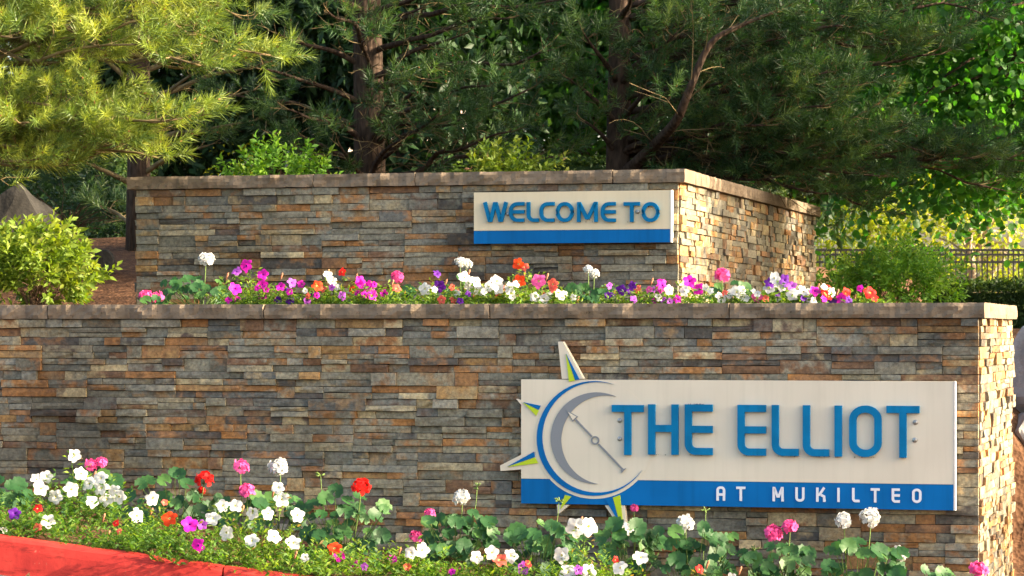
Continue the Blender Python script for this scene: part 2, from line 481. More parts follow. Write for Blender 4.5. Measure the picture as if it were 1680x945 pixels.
def ground_z(x, y):
    u, v = w2uv(x, y)
    kz = kerb_z(x)
    front = kz - .03 + .07 * min(1, max(0, (y - kerb_y(x)) / 2.0))
    if y < kerb_y(x) + .07:
        return kz - .26
    far = 1.45 + .012 * min(20, max(0, v - 6))
    # ground to the right of the planters climbs the bank
    right = front - .03 + 0.65 * sstep(2.2, 3.0, v) + .70 * sstep(3.0, 4.2, v)
    if v > 4.2: right = right * (1 - sstep(4.2, 6, v)) + far * sstep(4.2, 6, v)
    # terrace behind the lower wall
    left = 1.56 + .17 * min(max(0, v - 2.0), 4.0)
    if v < .17: left = front
    mid = 1.53
    k1 = sstep(-2.15, -2.05, u) if v < 7 else sstep(-3.6, -2.5, u)
    if v > 2: terr = left * (1 - k1) + max(mid, far) * k1
    else: terr = left
    k0 = sstep(-.2, -.1, u) if v < 2.6 else sstep(-1.0, 0.6, u)
    z = terr * (1 - k0) + right * k0
    if v < .17: z = front if u < -.2 else front * (1 - k0) + right * k0
    return z

def axis(lo, hi, fine_lo, fine_hi, step):
    a = list(np.arange(fine_lo, fine_hi + 1e-6, step))
    x, d = fine_lo, step
    pre = []
    while x > lo:
        d *= 1.35; x -= d; pre.append(max(x, lo))
    x, d = fine_hi, step
    post = []
    while x < hi:
        d *= 1.35; x += d; post.append(min(x, hi))
    return pre[::-1] + a + post

us = axis(-500, 500, -7.5, 3.0, .11)
vs = axis(-400, 900, -3.0, 8.0, .11)
gv = []
for v in vs:
    for u in us:
        p = uv2w(u, v)
        gv.append((p.x, p.y, ground_z(p.x, p.y) + .012 * noise.noise(Vector((p.x * 3, p.y * 3, 0)))))
nu = len(us)
gf = [(j * nu + i, j * nu + i + 1, (j + 1) * nu + i + 1, (j + 1) * nu + i) for j in range(len(vs) - 1) for i in range(nu - 1)]
g = link('ground', np_mesh('ground', gv, gf, smooth=True), mat=M['mulch'])
tag(g, kind='structure')

# road in front of the kerb
xs = list(np.linspace(-40, 40, 161))
rv, rf = [], []
for x in xs:
    for d in (0.0, -4.0, -9.0, -60.0):
        rv.append((x, kerb_y(x) + .03 + d, kerb_z(x) - .19))
for i in range(len(xs) - 1):
    for k in range(3):
        rf.append((i * 4 + k, i * 4 + k + 1, (i + 1) * 4 + k + 1, (i + 1) * 4 + k))
tag(link('road', np_mesh('road', rv, rf), mat=M['asphalt']), kind='structure')

# red kerb in cast sections
kerb = empty('kerb', (0, 0, 0))
tag(kerb, kind='structure')
def kerb_section(x0, x1):
    prof = [(-.015, -.24), (.008, -.16), (.030, -.06), (.043, -.022), (.062, -.006), (.090, 0.0), (.165, -.002), (.185, -.012), (.190, -.20)]
    n = max(4, int((x1 - x0) / .09))
    b = MB(); vsl, fsl = [], []
    for i in range(n + 1):
        x = x0 + (x1 - x0) * i / n
        inset = .004 if i in (0, n) else 0.0
        for (py, pz) in prof:
            w = .004 * noise.noise(Vector((x * 5, py * 30, pz * 30)))
            vsl.append((x, kerb_y(x) + py + inset + w, kerb_z(x) + pz - inset + w))
    m = len(prof)
    for i in range(n):
        for k in range(m - 1):
            fsl.append((i * m + k, (i + 1) * m + k, (i + 1) * m + k + 1, i * m + k + 1))
    fsl.append(tuple(range(m))); fsl.append(tuple(n * m + k for k in range(m))[::-1])
    b.add(vsl, fsl)
    b.build('kerb_section', M['kerb'], kerb, smooth=False)
xj = at(360, 930, 14.0).x
edges = [xj - 3 * k for k in range(5, 0, -1)] + [xj] + [xj + 3 * k for k in range(1, 5)]
for a_, b_ in zip(edges[:-1], edges[1:]):
    kerb_section(a_ + .004, b_ - .004)

# ------------------------------------------------------------------ stone walls
def make_stones(a0, a1, z0, z1, maxlen=.34):
    """ledger panels, each 15 cm high with its own strips: (a0, a1, z0, z1, proud, rnd)"""
    out = []
    rows_ = [(.042, .040, .068), (.068, .042, .040), (.040, .068, .042), (.075, .075), (.072, .040, .038), (.046, .058, .046), (.040, .036, .036, .038), (.052, .046, .052)]
    z = z1
    while z > z0 + .01:
        zb = max(z0, z - .15)
        a = a0 - random.uniform(0, .5)
        while a < a1:
            pe = a + random.uniform(.52, .64)
            if a1 - pe < .15: pe = a1
            zt = z
            for h in random.choice(rows_):
                zl = zt - h
                if zl < zb - .012: zl = zb
                if zt - zl < .015: break
                x = max(a, a0)
                xe = min(pe, a1)
                while x < xe - .015:
                    Ln = random.choice((random.uniform(.09, .17), random.uniform(.15, .30), random.uniform(.22, maxlen + .06)))
                    y_ = x + Ln
                    if xe - y_ < .07: y_ = xe
                    y_ = min(y_, xe)
                    if zt - zl > .058 and random.random() < .55:
                        zm = zt - (zt - zl) * random.uniform(.40, .60)
                        for (p, q) in ((zm, zt), (zl, zm)):
                            out.append((x, y_, p, q, random.choice((0, .002, .005, .009, .014, .022)), random.random()))
                    else:
                        out.append((x, y_, zl, zt, random.choice((0, 0, .003, .006, .010, .015, .021, .027)), random.random()))
                    x = y_
                zt = zl
            a = pe
        z = zb
    return out

def stone_geo(st, rough=1.0):
    """one cleft stone in (along, up, out) coordinates"""
    a0, a1, z0, z1, pr, rnd = st
    g_ = .0011
    a0 += g_; a1 -= g_; z0 += g_; z1 -= g_
    nx = 2 if a1 - a0 < .16 else 3
    vsl, fsl = [], []
    tilt_a = random.uniform(-.004, .004) * rough; tilt_z = random.uniform(-.003, .003) * rough
    for j in range(3):
        for i in range(nx + 1):
            fa, fz = i / nx, j / 2
            e = (i in (0, nx)) or (j in (0, 2))
            a = a0 + (a1 - a0) * fa; z = z0 + (z1 - z0) * fz
            if 0 < i < nx: a += random.uniform(-.3, .3) * (a1 - a0) / nx
            z += random.uniform(-.0022, .0012) if j == 2 else (random.uniform(-.0012, .0022) if j == 0 else 0)
            c = .018 + pr + tilt_a * (fa - .5) * 2 + tilt_z * (fz - .5) * 2 + random.uniform(-.0022, .0022) * rough - (.0025 * random.random() if e else 0)
            vsl.append((a, z, c))
    w = nx + 1
    for j in range(2):
        for i in range(nx):
            fsl.append((j * w + i, j * w + i + 1, (j + 1) * w + i + 1, (j + 1) * w + i))
    ring = [i for i in range(w)] + [w + nx, 2 * w + nx] + [2 * w + i for i in range(nx - 1, -1, -1)] + [w]
    b = len(vsl)
    for i in ring:
        vsl.append((vsl[i][0], vsl[i][1], -.012))
    m = len(ring)
    for k in range(m):
        fsl.append((ring[k], b + k, b + (k + 1) % m, ring[(k + 1) % m]))
    return vsl, fsl

def rock_cap(L_, depth, h, ends=(False, False), amp=.016, seed=0.0, step=.028):
    """cap slab along +x from 0 to L_, its rock-faced edge at y=0 facing -y, top at z=0"""
    nx = max(3, int(L_ / step)); nz = 4
    b = MB(); vsl, fsl = [], []
    for i in range(nx + 1):
        for j in range(nz + 1):
            x = L_ * i / nx; z = -h + h * j / nz
            d = amp * (noise.noise(Vector((x * 9 + seed, z * 14, seed))) + .6 * noise.noise(Vector((x * 24 + seed, z * 30, seed * 2))))
            d += abs(noise.noise(Vector((x * 5 + seed, seed, 3)))) * amp * .8
            zz = z
            if j == nz: zz = -abs(noise.noise(Vector((x * 14 + seed, 7, seed)))) * .006; d += .004
            if j == 0: zz = z + noise.noise(Vector((x * 12, seed, 4))) * .003; d += .003
            xx = x
            if (i == 0 and ends[0]): xx += .001 + .006 * abs(noise.noise(Vector((z * 30, seed, 1))))
            if (i == nx and ends[1]): xx -= .001 + .006 * abs(noise.noise(Vector((z * 30, seed, 9))))
            vsl.append((xx, d, zz))
    w = nz + 1
    for i in range(nx):
        for j in range(nz):
            fsl.append((i * w + j, (i + 1) * w + j, (i + 1) * w + j + 1, i * w + j + 1))
    nb = len(vsl)
    for i in range(nx + 1):
        x = vsl[i * w + nz][0]
        vsl.append((x, depth, 0)); vsl.append((vsl[i * w][0], depth, -h))
    for i in range(nx):
        t0, t1 = nb + 2 * i, nb + 2 * i + 2
        fsl.append((i * w + nz, (i + 1) * w + nz, t1, t0))
        fsl.append((i * w, t0 + 1, t1 + 1, (i + 1) * w))
        fsl.append((t0, t1, t1 + 1, t0 + 1))
    fsl.append(tuple([j for j in range(nz + 1)] + [nb, nb + 1]))
    k = nx * w
    fsl.append(tuple([k + j for j in range(nz, -1, -1)] + [nb + 2 * nx + 1, nb + 2 * nx]))
    b.add(vsl, fsl)
    return b

def in_view(u, v, z):
    p = uv2w(u, v)
    px = 840 + p.x / p.y * FPX
    py = HORIZON - (z - EYE) / p.y * FPX
    return -20 < px < 1700 and -20 < py < 965

def stone_wall(name, label, faces, cores, caps, cat='wall'):
    root = empty(name, (OX, OY, 0), -TH)
    tag(root, label, cat, kind='thing')
    cb = MB()
    for c in cores: cb.box(*c)
    cb.build('core', M['core'], root)
    allst = []
    for (orient, pos, a0, a1, z0, z1) in faces:
        for st in make_stones(a0, a1, z0, z1):
            if orient == 'front': mp = lambda a, z, c, P=pos: (a, P - c, z)
            elif orient == 'right': mp = lambda a, z, c, P=pos: (P + c, a, z)
            else: mp = lambda a, z, c, P=pos: (P - c, a, z)
            am, zm = (st[0] + st[1]) / 2, (st[2] + st[3]) / 2
            ctr = mp(am, zm, 0)
            vis = in_view(ctr[0], ctr[1], zm) and orient == 'front'
            area = (st[1] - st[0]) * (st[3] - st[2])
            allst.append((area if vis else area * .001, orient, mp, st))
    allst.sort(key=lambda t: -t[0])
    rest = MB()
    for i, (_, orient, mp, st) in enumerate(allst):
        vsl, fsl = stone_geo(st, 1.2 if orient != 'front' else 1.0)
        pts = [mp(p[0], p[1], p[2] if orient == 'front' or p[2] < .018 else .018 + (p[2] - .018) * .7) for p in vsl]
        if orient == 'left': fsl = [f[::-1] for f in fsl]
        if i < 300:
            b = MB(); b.add(pts, fsl, 0, st[5]); b.build('stone', M['slate'], root)
        else:
            rest.add(pts, fsl, 0, st[5])
    if rest.f:
        tag(rest.build('thin_stones', M['slate'], root), kind='stuff')
    for (orient, pos, a0, a1, ztop, h, depth, ends) in caps:
        s = random.uniform(0, 50)
        b = rock_cap(a1 - a0, depth, h, ends, .017 if orient == 'front' else .007, s)
        o = b.build('cap_stone', M['cap'], root)
        if orient == 'front':
            o.location = (a0, pos, ztop)
        elif orient == 'right':      # local x runs back along the side, its worked edge faces right
            o.location = (pos, a0, ztop); o.rotation_euler = (0, 0, R(90))
        else:
            o.location = (pos, a1, ztop); o.rotation_euler = (0, 0, R(-90))
    return root

CAPH = .082
ZL = 1.642     # lower cap top
ZU = 2.492     # upper cap top
OVER = .045
# cap joints of the lower wall measured along the face
jl = [on_wall(p, 505, -OVER)[0] for p in (80, 434, 804, 1197)]
caps_l = []
e0 = [-7.2] + jl + [OVER + .004]
for i in range(len(e0) - 1):
    caps_l.append(('front', -OVER - .018, e0[i] + .001, e0[i + 1] - .001, ZL, CAPH, .36, (i > 0, True)))
for (a, b) in ((.30, 1.35), (1.35, 2.06)):
    caps_l.append(('right', OVER + .004, a + .003, b - .003, ZL, CAPH, .34, (False, False)))
stone_wall('planter_wall', 'long lower stacked slate planter wall carrying the large sign, behind the front flower bed',
           [('front', 0.0, -7.1, .012, .0, ZL - CAPH - .003), ('right', 0.0, 0, 2.03, -.05, ZL - CAPH - .003)],
           [(-7.1, -.008, .008, .30, -.3, ZL - CAPH - .004), (-.30, -.008, .30, 2.03, -.3, ZL - CAPH - .006)], caps_l)

ju = [on_wall(p, 290, 2.0 - OVER)[0] for p in (515, 682, 1006)]
UL, UR = -5.61, -2.035
caps_u = []
e1 = [UL - OVER - .02] + ju + [UR + OVER + .02]
for i in range(len(e1) - 1):
    caps_u.append(('front', 2.0 - OVER - .018, e1[i] + .001, e1[i + 1] - .001, ZU, CAPH, .36, (True, True)))
side_end = 7.5
ss = [2.30, 4.0, 5.9, side_end + .05]
for i in range(3):
    caps_u.append(('right', UR + OVER + .018, ss[i] + .003, ss[i + 1] - .003, ZU, CAPH, .34, (False, False)))
stone_wall('feature_wall', 'upper stacked slate wall with a side wing running back, carrying the small welcome sign',
           [('front', 2.0, UL - .012, UR + .012, 1.42, ZU - CAPH - .003), ('right', UR, 2.0, side_end, 1.36, ZU - CAPH - .003),
            ('left', UL, 2.0, 2.30, 1.42, ZU - CAPH - .003)],
           [(UL + .008, UR - .008, 2.008, 2.30, 1.0, ZU - CAPH - .004), (UR - .30, UR - .008, 2.30, side_end, 1.0, ZU - CAPH - .006)], caps_u)

# soil of the planting terrace
sb = MB()
nu_, nv_ = 60, 14
pts = []
for j in range(nv_ + 1):
    for i in range(nu_ + 1):
        u = -7.1 + (7.1 - .28) * i / nu_; v = .28 + 1.70 * j / nv_
        pts.append((u, v, 1.565 + .03 * noise.noise(Vector((u * 2, v * 2, 0))) + .018 * noise.noise(Vector((u * 9, v * 9, 3)))))
sb.add(pts, [(j * (nu_ + 1) + i, j * (nu_ + 1) + i + 1, (j + 1) * (nu_ + 1) + i + 1, (j + 1) * (nu_ + 1) + i) for j in range(nv_) for i in range(nu_)])
tag(sb.build('terrace_soil', M['soil'], None, smooth=True, loc=(OX, OY, 0), rot=(0, 0, -TH)), kind='structure')

# ------------------------------------------------------------------ signs
def arc(cx, cz, r, a0, a1, n=7, rz=None):
    rz = r if rz is None else rz
    return [(cx + r * math.cos(R(a0 + (a1 - a0) * i / n)), cz + rz * math.sin(R(a0 + (a1 - a0) * i / n))) for i in range(n + 1)]

def ribbon(b, pts, w, y0, y1, closed=False):
    """a stroke of width w along pts in the x-z plane, from y0 (front) to y1 (back)"""
    n = len(pts)
    P_ = [Vector(p) for p in pts]
    Ls, Rs = [], []
    for i in range(n):
        if closed: pv, nx_ = P_[i - 1], P_[(i + 1) % n]
        else: pv, nx_ = P_[max(0, i - 1)], P_[min(n - 1, i + 1)]
        d0 = (P_[i] - pv); d1 = (nx_ - P_[i])
        if d0.length < 1e-9: d0 = d1
        if d1.length < 1e-9: d1 = d0
        d0 = d0.normalized(); d1 = d1.normalized()
        n0 = Vector((-d0.y, d0.x)); n1 = Vector((-d1.y, d1.x))
        m = n0 + n1
        m = m.normalized() if m.length > 1e-6 else n0
        k = 1.0 / max(.5, m.dot(n0))
        Ls.append(P_[i] + m * (w / 2 * k)); Rs.append(P_[i] - m * (w / 2 * k))
    vsl, fsl = [], []
    for i in range(n):
        vsl += [(Ls[i].x, y0, Ls[i].y), (Rs[i].x, y0, Rs[i].y), (Ls[i].x, y1, Ls[i].y), (Rs[i].x, y1, Rs[i].y)]
    rg = range(n) if closed else range(n - 1)
    for i in rg:
        a, c = 4 * i, 4 * ((i + 1) % n)
        fsl += [(a, a + 1, c + 1, c), (a + 2, c + 2, c + 3, a + 3), (a, c, c + 2, a + 2), (a + 1, a + 3, c + 3, c + 1)]
    if not closed:
        fsl += [(0, 2, 3, 1), (4 * (n - 1), 4 * (n - 1) + 1, 4 * (n - 1) + 3, 4 * (n - 1) + 2)]
    b.add(vsl, fsl)

def prism(b, poly, y0, y1, mi=0):
    n = len(poly)
    vsl = [(p[0], y0, p[1]) for p in poly] + [(p[0], y1, p[1]) for p in poly]
    fsl = [tuple(range(n)), tuple(range(2 * n - 1, n - 1, -1))]
    for i in range(n):
        fsl.append((i, i + n, (i + 1) % n + n, (i + 1) % n))
    b.add(vsl, fsl, mi)

def glyph(ch, x0, x1, z0, z1, w, style='block'):
    """strokes of a letter in its box: list of (points, closed)"""
    h = w / 2
    l, r, t, bt = x0 + h, x1 - h, z1 - h, z0 + h
    xm, zm = (x0 + x1) / 2, (z0 + z1) / 2
    rad = min(w * 1.1, (x1 - x0) * .3)
    if style == 'round': rad = min((x1 - x0) * .44, (z1 - z0) * .36)
    S = []
    if ch == 'T': S = [([(x0, t), (x1, t)], 0), ([(xm, t - h), (xm, z0)], 0)]
    elif ch == 'I': S = [([(xm, z1), (xm, z0)], 0)]
    elif ch == 'H': S = [([(l, z1), (l, z0)], 0), ([(r, z1), (r, z0)], 0), ([(l + h, zm + h * .3), (r - h, zm + h * .3)], 0)]
    elif ch == 'L': S = [([(l, z1)] + arc(l + rad, bt + rad, rad, 180, 270) + [(x1, bt)], 0)]
    elif ch in 'EC':
        if style == 'round': p = [(x1, t)] + arc(l + rad, t - rad, rad, 90, 180) + arc(l + rad, bt + rad, rad, 180, 270) + [(x1, bt)]
        else: p = [(x1, t), (l, t)] + arc(l + rad, bt + rad, rad, 180, 270) + [(x1, bt)]
        S = [(p, 0)]
        if ch == 'E': S.append(([(l + h, zm + .1 * h), (x1, zm + .1 * h)], 0))
    elif ch == 'O':
        ro = min((r - l) / 2, (z1 - z0) * .30)
        if style == 'round': ro = (r - l) / 2 * .92
        rzv = ro * (1.25 if style == 'round' else .85)
        p = arc(r - ro, t - rzv, ro, 0, 90, 7, rzv) + arc(l + ro, t - rzv, ro, 90, 180, 7, rzv) + arc(l + ro, bt + rzv, ro, 180, 270, 7, rzv) + arc(r - ro, bt + rzv, ro, 270, 360, 7, rzv)
        q = [p[0]]
        for k in p[1:]:
            if (Vector(k) - Vector(q[-1])).length > 1e-5: q.append(k)
        if (Vector(q[0]) - Vector(q[-1])).length < 1e-5: q.pop()
        S = [(q, 1)]
    elif ch == 'U': S = [([(l, z1)] + arc(l + rad, bt + rad, rad, 180, 270) + arc(r - rad, bt + rad, rad, 270, 360) + [(r, z1)], 0)]
    elif ch == 'A': S = [([(l, z0)] + arc(l + rad, t - rad, rad, 180, 90) + arc(r - rad, t - rad, rad, 90, 0) + [(r, z0)], 0), ([(l + h, zm - h * .8), (r - h, zm - h * .8)], 0)]
    elif ch == 'K': S = [([(l, z1), (l, z0)], 0), ([(l + h, zm), (l + h + w * .35, zm), (x1 - h, z1)], 0), ([(l + h + w * 1.0, zm - h * .2), (r - h * .2, zm - h * 1.4), (r, zm - w * 1.6), (r, z0)], 0)]
    elif ch == 'M':
        S = [([(l, z0), (l + h * .1, z1 - h * .9), (l + h * .5, t + h * .1), (xm - h * .5, z0 + (z1 - z0) * (.22 if style == 'round' else .35)), (xm + h * .5, z0 + (z1 - z0) * (.22 if style == 'round' else .35)),
               (r - h * .5, t + h * .1), (r - h * .1, z1 - h * .9), (r, z0)], 0)]
    elif ch == 'W':
        q = (x1 - x0) / 4
        S = [([(l - h * .2, z1), (x0 + q * 1.12 - h * .4, bt), (x0 + q * 1.12 + h * .4, bt), (xm - h * .4, t), (xm + h * .4, t), (x1 - q * 1.12 - h * .4, bt), (x1 - q * 1.12 + h * .4, bt), (r + h * .2, z1)], 0)]
    return S

def letter(parent, ch, px0, px1, py0, py1, v, y0, y1, mat, stroke, style='block'):
    """one raised letter whose box is measured off the photograph on the plane v"""
    u0, za = on_wall(px0, py1, v); u1, zb = on_wall(px1, py0, v)
    if ch == 'I':
        stroke = u1 - u0
    b = MB()
    for pts_, cl in glyph(ch, u0, u1, za, zb, stroke, style):
        ribbon(b, pts_, stroke, y0, y1, bool(cl))
    return b.build('letter', mat, parent)

def bolt(parent, px, py, v, y):
    u, z = on_wall(px, py, v)
    b = MB()
    r, n = .011, 12
    ring = lambda rr, yy: [(u + rr * math.cos(2 * math.pi * k / n), yy, z + rr * math.sin(2 * math.pi * k / n)) for k in range(n)]
    vsl = ring(.014, y) + ring(.014, y - .002) + ring(r, y - .003) + ring(r * .8, y - .008) + ring(r * .45, y - .010)
    fsl = []
    for i in range(4):
        for k in range(n):
            fsl.append((i * n + k, i * n + (k + 1) % n, (i + 1) * n + (k + 1) % n, (i + 1) * n + k))
    fsl.append(tuple(4 * n + k for k in range(n)))
    b.add(vsl, fsl)
    b.build('bolt', M['bolt'], parent)

def grime(parent, u0, u1, z, y, n, up=False):
    """little tufts of moss and dirt caught under a letter"""
    b = MB()
    for k in range(n):
        u = random.uniform(u0, u1); s = random.uniform(.0015, .004)
        d = -1 if not up else 1
        b.add([(u - s, y - .0005, z), (u + s * .8, y - .002, z), (u + s * .2, y - .004, z + d * s * random.uniform(.6, 2.0)), (u, y - .010, z)], [(0, 1, 2), (1, 3, 2), (0, 2, 3), (0, 3, 1)])
    b.build('moss_grime', M['dirt'], parent)

def sign_root(name, label):
    r = empty(name, (OX, OY, 0), -TH)
    tag(r, label, 'sign')
    return r

# --- small welcome sign on the upper wall
VW = 2.0 - .085
s1 = sign_root('welcome_sign', 'small cream sign with raised blue WELCOME TO letters on the upper wall')
u0, zt = on_wall(777.5, 316, VW); u1, _ = on_wall(1099.5, 314, VW)
zb = zt - .322
zband = zt - .241
b = MB(); b.box(u0, u1, VW, VW + .045, zband + .001, zt); b.build('panel', M['warmcream'], s1)
b = MB(); b.box(u0, u1, VW - .001, VW + .045, zb, zband - .001); b.build('stripe', M['blue'], s1)
b = MB(); b.box(u1 + .0005, u1 + .010, VW - .002, VW + .048, zb - .001, zt + .001); b.build('edge_trim', M['alu'], s1)
b = MB(); b.box(u0 + .15, u0 + .21, VW + .0455, 2.0 - .012, zb + .05, zt - .05); b.box(u1 - .21, u1 - .15, VW + .0455, 2.0 - .012, zb + .05, zt - .05); b.build('bracket', M['core'], s1)
for ch, a, c in (('W', 794, 833.5), ('E', 836, 861), ('L', 865, 885), ('C', 886, 910.5), ('O', 912.5, 942.5), ('M', 947.5, 981.5), ('E', 986.5, 1011), ('T', 1024, 1050.5), ('O', 1053, 1083)):
    o = letter(s1, ch, a, c, 331.5, 364.5, VW, VW - .020, VW - .0005, M['letterblue'], .0225, 'round')
for px, n_ in ((800, 3), (845, 4), (875, 5), (898, 4), (927, 5), (965, 6), (1000, 5), (1037, 3), (1068, 4)):
    ua, zz = on_wall(px, 364.3, VW)
    grime(s1, ua - .035, ua + .035, zz + .002, VW - .008, n_)
bolt(s1, 833, 351, VW, VW - .0005); bolt(s1, 1046, 347.5, VW, VW - .0005)

# --- large sign on the lower wall
VE = -.095
s2 = sign_root('name_sign', 'large cream sign with compass emblem and big raised blue letters on the lower wall')
U0, ZT = on_wall(855, 622.5, VE); U1, _ = on_wall(1564.5, 622, VE)
ZB = on_wall(1300, 833, VE)[1]
ZBAND = on_wall(1300, 791.5, VE)[1]
TK = .045
DS = 2.78
def em(x, y):
    """emblem drawing point in wall coordinates"""
    return on_wall(810 + x / DS, 540 + y / DS, VE)
b = MB(); b.box(U0, U1, VE, VE + TK, ZBAND + .001, ZT); b.build('panel', M['cream'], s2)
b = MB(); b.box(U0, U1, VE - .001, VE + TK, ZB, ZBAND - .001); b.build('stripe', M['blue'], s2)
b = MB(); b.box(U1 + .0005, U1 + .010, VE - .002, VE + TK + .002, ZB - .001, ZT + .001); b.build('edge_trim', M['alu'], s2)
b = MB()
for k in range(4):
    ub = U0 + .2 + k * (U1 - U0 - .46) / 3
    b.box(ub, ub + .06, VE + TK + .0005, -.012, ZB + .05, ZT - .05)
b.build('bracket', M['core'], s2)
ST = .0385
for ch, a, c, ya, yb in (('T', 1005, 1057, 664.5, 746), ('H', 1064.5, 1114, 663.5, 745.5), ('E', 1124.6, 1170, 663.6, 746), ('E', 1211, 1257.5, 664.3, 747), ('L', 1267, 1311, 664.6, 747.5),
                         ('L', 1318, 1361, 665, 748.2), ('I', 1370, 1382, 665.3, 748.8), ('O', 1394, 1447, 665.3, 749.3), ('T', 1455, 1509, 666, 750.3)):
    letter(s2, ch, a, c, ya, yb, VE, VE - .024, VE - .0005, M['letterblue'], ST)
for px, py, w_, n_ in ((1148, 746, .06, 9), (1236, 747, .06, 10), (1292, 748, .06, 16), (1345, 748.5, .055, 12), (1376, 749, .018, 4), (1420, 749.5, .06, 14), (1482, 750.5, .018, 5), (1088, 745.6, .06, 4), (1031, 746.5, .018, 3)):
    ua, zz = on_wall(px, py, VE)
    grime(s2, ua - w_, ua + w_, zz, VE - .004, n_)
ua, zz = on_wall(1145, 663.4, VE); grime(s2, ua - .05, ua + .04, zz, VE - .006, 16, True)
ua, zz = on_wall(1480, 676.5, VE); grime(s2, ua - .06, ua + .06, zz, VE - .006, 10)
for px, py in ((1017, 690), (1017, 720), (1502, 693), (1501, 722)): bolt(s2, px, py, VE, VE - .0005)
for ch, a, c in (('A', 1175.5, 1190), ('T', 1208, 1223), ('M', 1267.5, 1286), ('U', 1305, 1320), ('K', 1339, 1354.5), ('I', 1373.8, 1377.8), ('L', 1398, 1410.5), ('T', 1428.5, 1443.5), ('E', 1463, 1476.5), ('O', 1496.5, 1512)):
    off = (a - 1175) * .0115
    letter(s2, ch, a, c, 798 + off, 821.3 + off, VE, VE - .0045, VE - .0015, M['white'], .0135)

def arc3(p0, p1, p2, n=40):
    """circular arc through three drawing points"""
    (ax, ay), (bx, by), (cx, cy) = p0, p1, p2
    d = 2 * (ax * (by - cy) + bx * (cy - ay) + cx * (ay - by))
    ux = ((ax * ax + ay * ay) * (by - cy) + (bx * bx + by * by) * (cy - ay) + (cx * cx + cy * cy) * (ay - by)) / d
    uy = ((ax * ax + ay * ay) * (cx - bx) + (bx * bx + by * by) * (ax - cx) + (cx * cx + cy * cy) * (bx - ax)) / d
    r = math.hypot(ax - ux, ay - uy)
    t0, t1, t2 = (math.atan2(p[1] - uy, p[0] - ux) for p in (p0, p1, p2))
    two = 2 * math.pi
    if (t1 - t0) % two > (t2 - t0) % two:
        sw = -((t0 - t2) % two)
    else:
        sw = (t2 - t0) % two
    return [(ux + r * math.cos(t0 + sw * i / n), uy + r * math.sin(t0 + sw * i / n)) for i in range(n + 1)]

def crescent(name, tip0, outer, inner, tip1, mat, y0, y1):
    o = arc3(tip0, outer, tip1); i_ = arc3(tip0, inner, tip1)
    n = len(o)
    b = MB()
    O_ = [em(*p) for p in o]; I_ = [em(*p) for p in i_]
    vsl = []
    for k in range(n):
        vsl += [(O_[k][0], y0, O_[k][1]), (I_[k][0], y0, I_[k][1]), (O_[k][0], y1, O_[k][1]), (I_[k][0], y1, I_[k][1])]
    fsl = []
    for k in range(n - 1):
        a, c = 4 * k, 4 * k + 4
        fsl += [(a, a + 1, c + 1, c), (a, c, c + 2, a + 2), (a + 1, a + 3, c + 3, c + 1)]
    b.add(vsl, fsl)
    return b.build(name, mat, s2)

# cream dial that overlaps the blue stripe
dial = [em(463 - 4 + 273 * math.cos(R(t)), 503 + 271 * math.sin(R(t))) for t in range(0, 360, 5)]
b = MB(); prism(b, dial, VE - .0022, VE - .0012); b.build('dial', M['cream'], s2)
crescent('outer_ring', (548, 252), (197, 500), (223, 500), (677, 643), M['blue'], VE - .006, VE - .0032)
crescent('crescent', (560, 308), (261, 492), (310, 492), (478, 706), M['grey'], VE - .006, VE - .0032)
# compass needle
b = MB()
ribbon(b, [em(375, 412), em(449, 490)], .010, VE - .008, VE - .0032)
ribbon(b, [em(479, 524), em(590, 640)], .010, VE - .008, VE - .0032)
cx_, cz_ = em(464, 507)
ribbon(b, [(cx_ + .0195 * math.cos(2 * math.pi * k / 24), cz_ + .0195 * math.sin(2 * math.pi * k / 24)) for k in range(24)], .0085, VE - .008, VE - .0032, True)
prism(b, [em(581, 640), em(606, 634), em(585, 657)], VE - .009, VE - .0034)
b.build('compass_needle', M['grey'], s2)
b = MB(); prism(b, [em(334, 368), em(362, 423), em(386, 399)], VE - .0085, VE - .0062); b.build('needle_outline', M['grey'], s2)
b = MB(); prism(b, [em(341, 378), em(362, 415), em(379, 399)], VE - .0098, VE - .0087); b.build('needle_head', M['cream'], s2)

def spike(backing, pieces):
    parts_ = []
    if backing:
        b = MB(); prism(b, [em(*p) for p in backing], VE - .0005, VE + TK - .002); back = b.build('compass_point', M['cream'], s2)
    else: back = s2
    for poly, mat in pieces:
        b = MB(); prism(b, [em(*p) for p in poly], VE - .0058, VE - .0014); b.build('point_facet', mat, back)
        b = None
spike([(293, 57), (311, 226.5), (410, 226.5), (316, 57)], [([(330, 112), (344, 240), (371, 234)], M['lime']), ([(331, 112), (373, 233), (393, 230)], M['blue'])])
spike([(102, 318), (126.5, 346), (126.5, 324)], [([(135, 333), (206, 368), (216, 349)], M['blue']), ([(135, 335), (195, 395), (206, 370)], M['lime'])])
spike([(29, 622), (31, 647), (130, 639), (129, 571)], [([(64, 626), (189, 583), (186, 558)], M['blue']), ([(64, 628), (203, 611), (190, 585)], M['lime'])])
spike([(288, 801.5), (290, 840), (300, 840), (345, 801.5)], [([(355, 763), (325, 756), (304, 822)], M['lime'])])
spike([(507, 804), (566, 893), (604, 886), (597, 805)], [([(508, 774), (574, 884), (542, 769)], M['blue']), ([(544, 768), (577, 886), (590, 884), (577, 756)], M['lime'])])

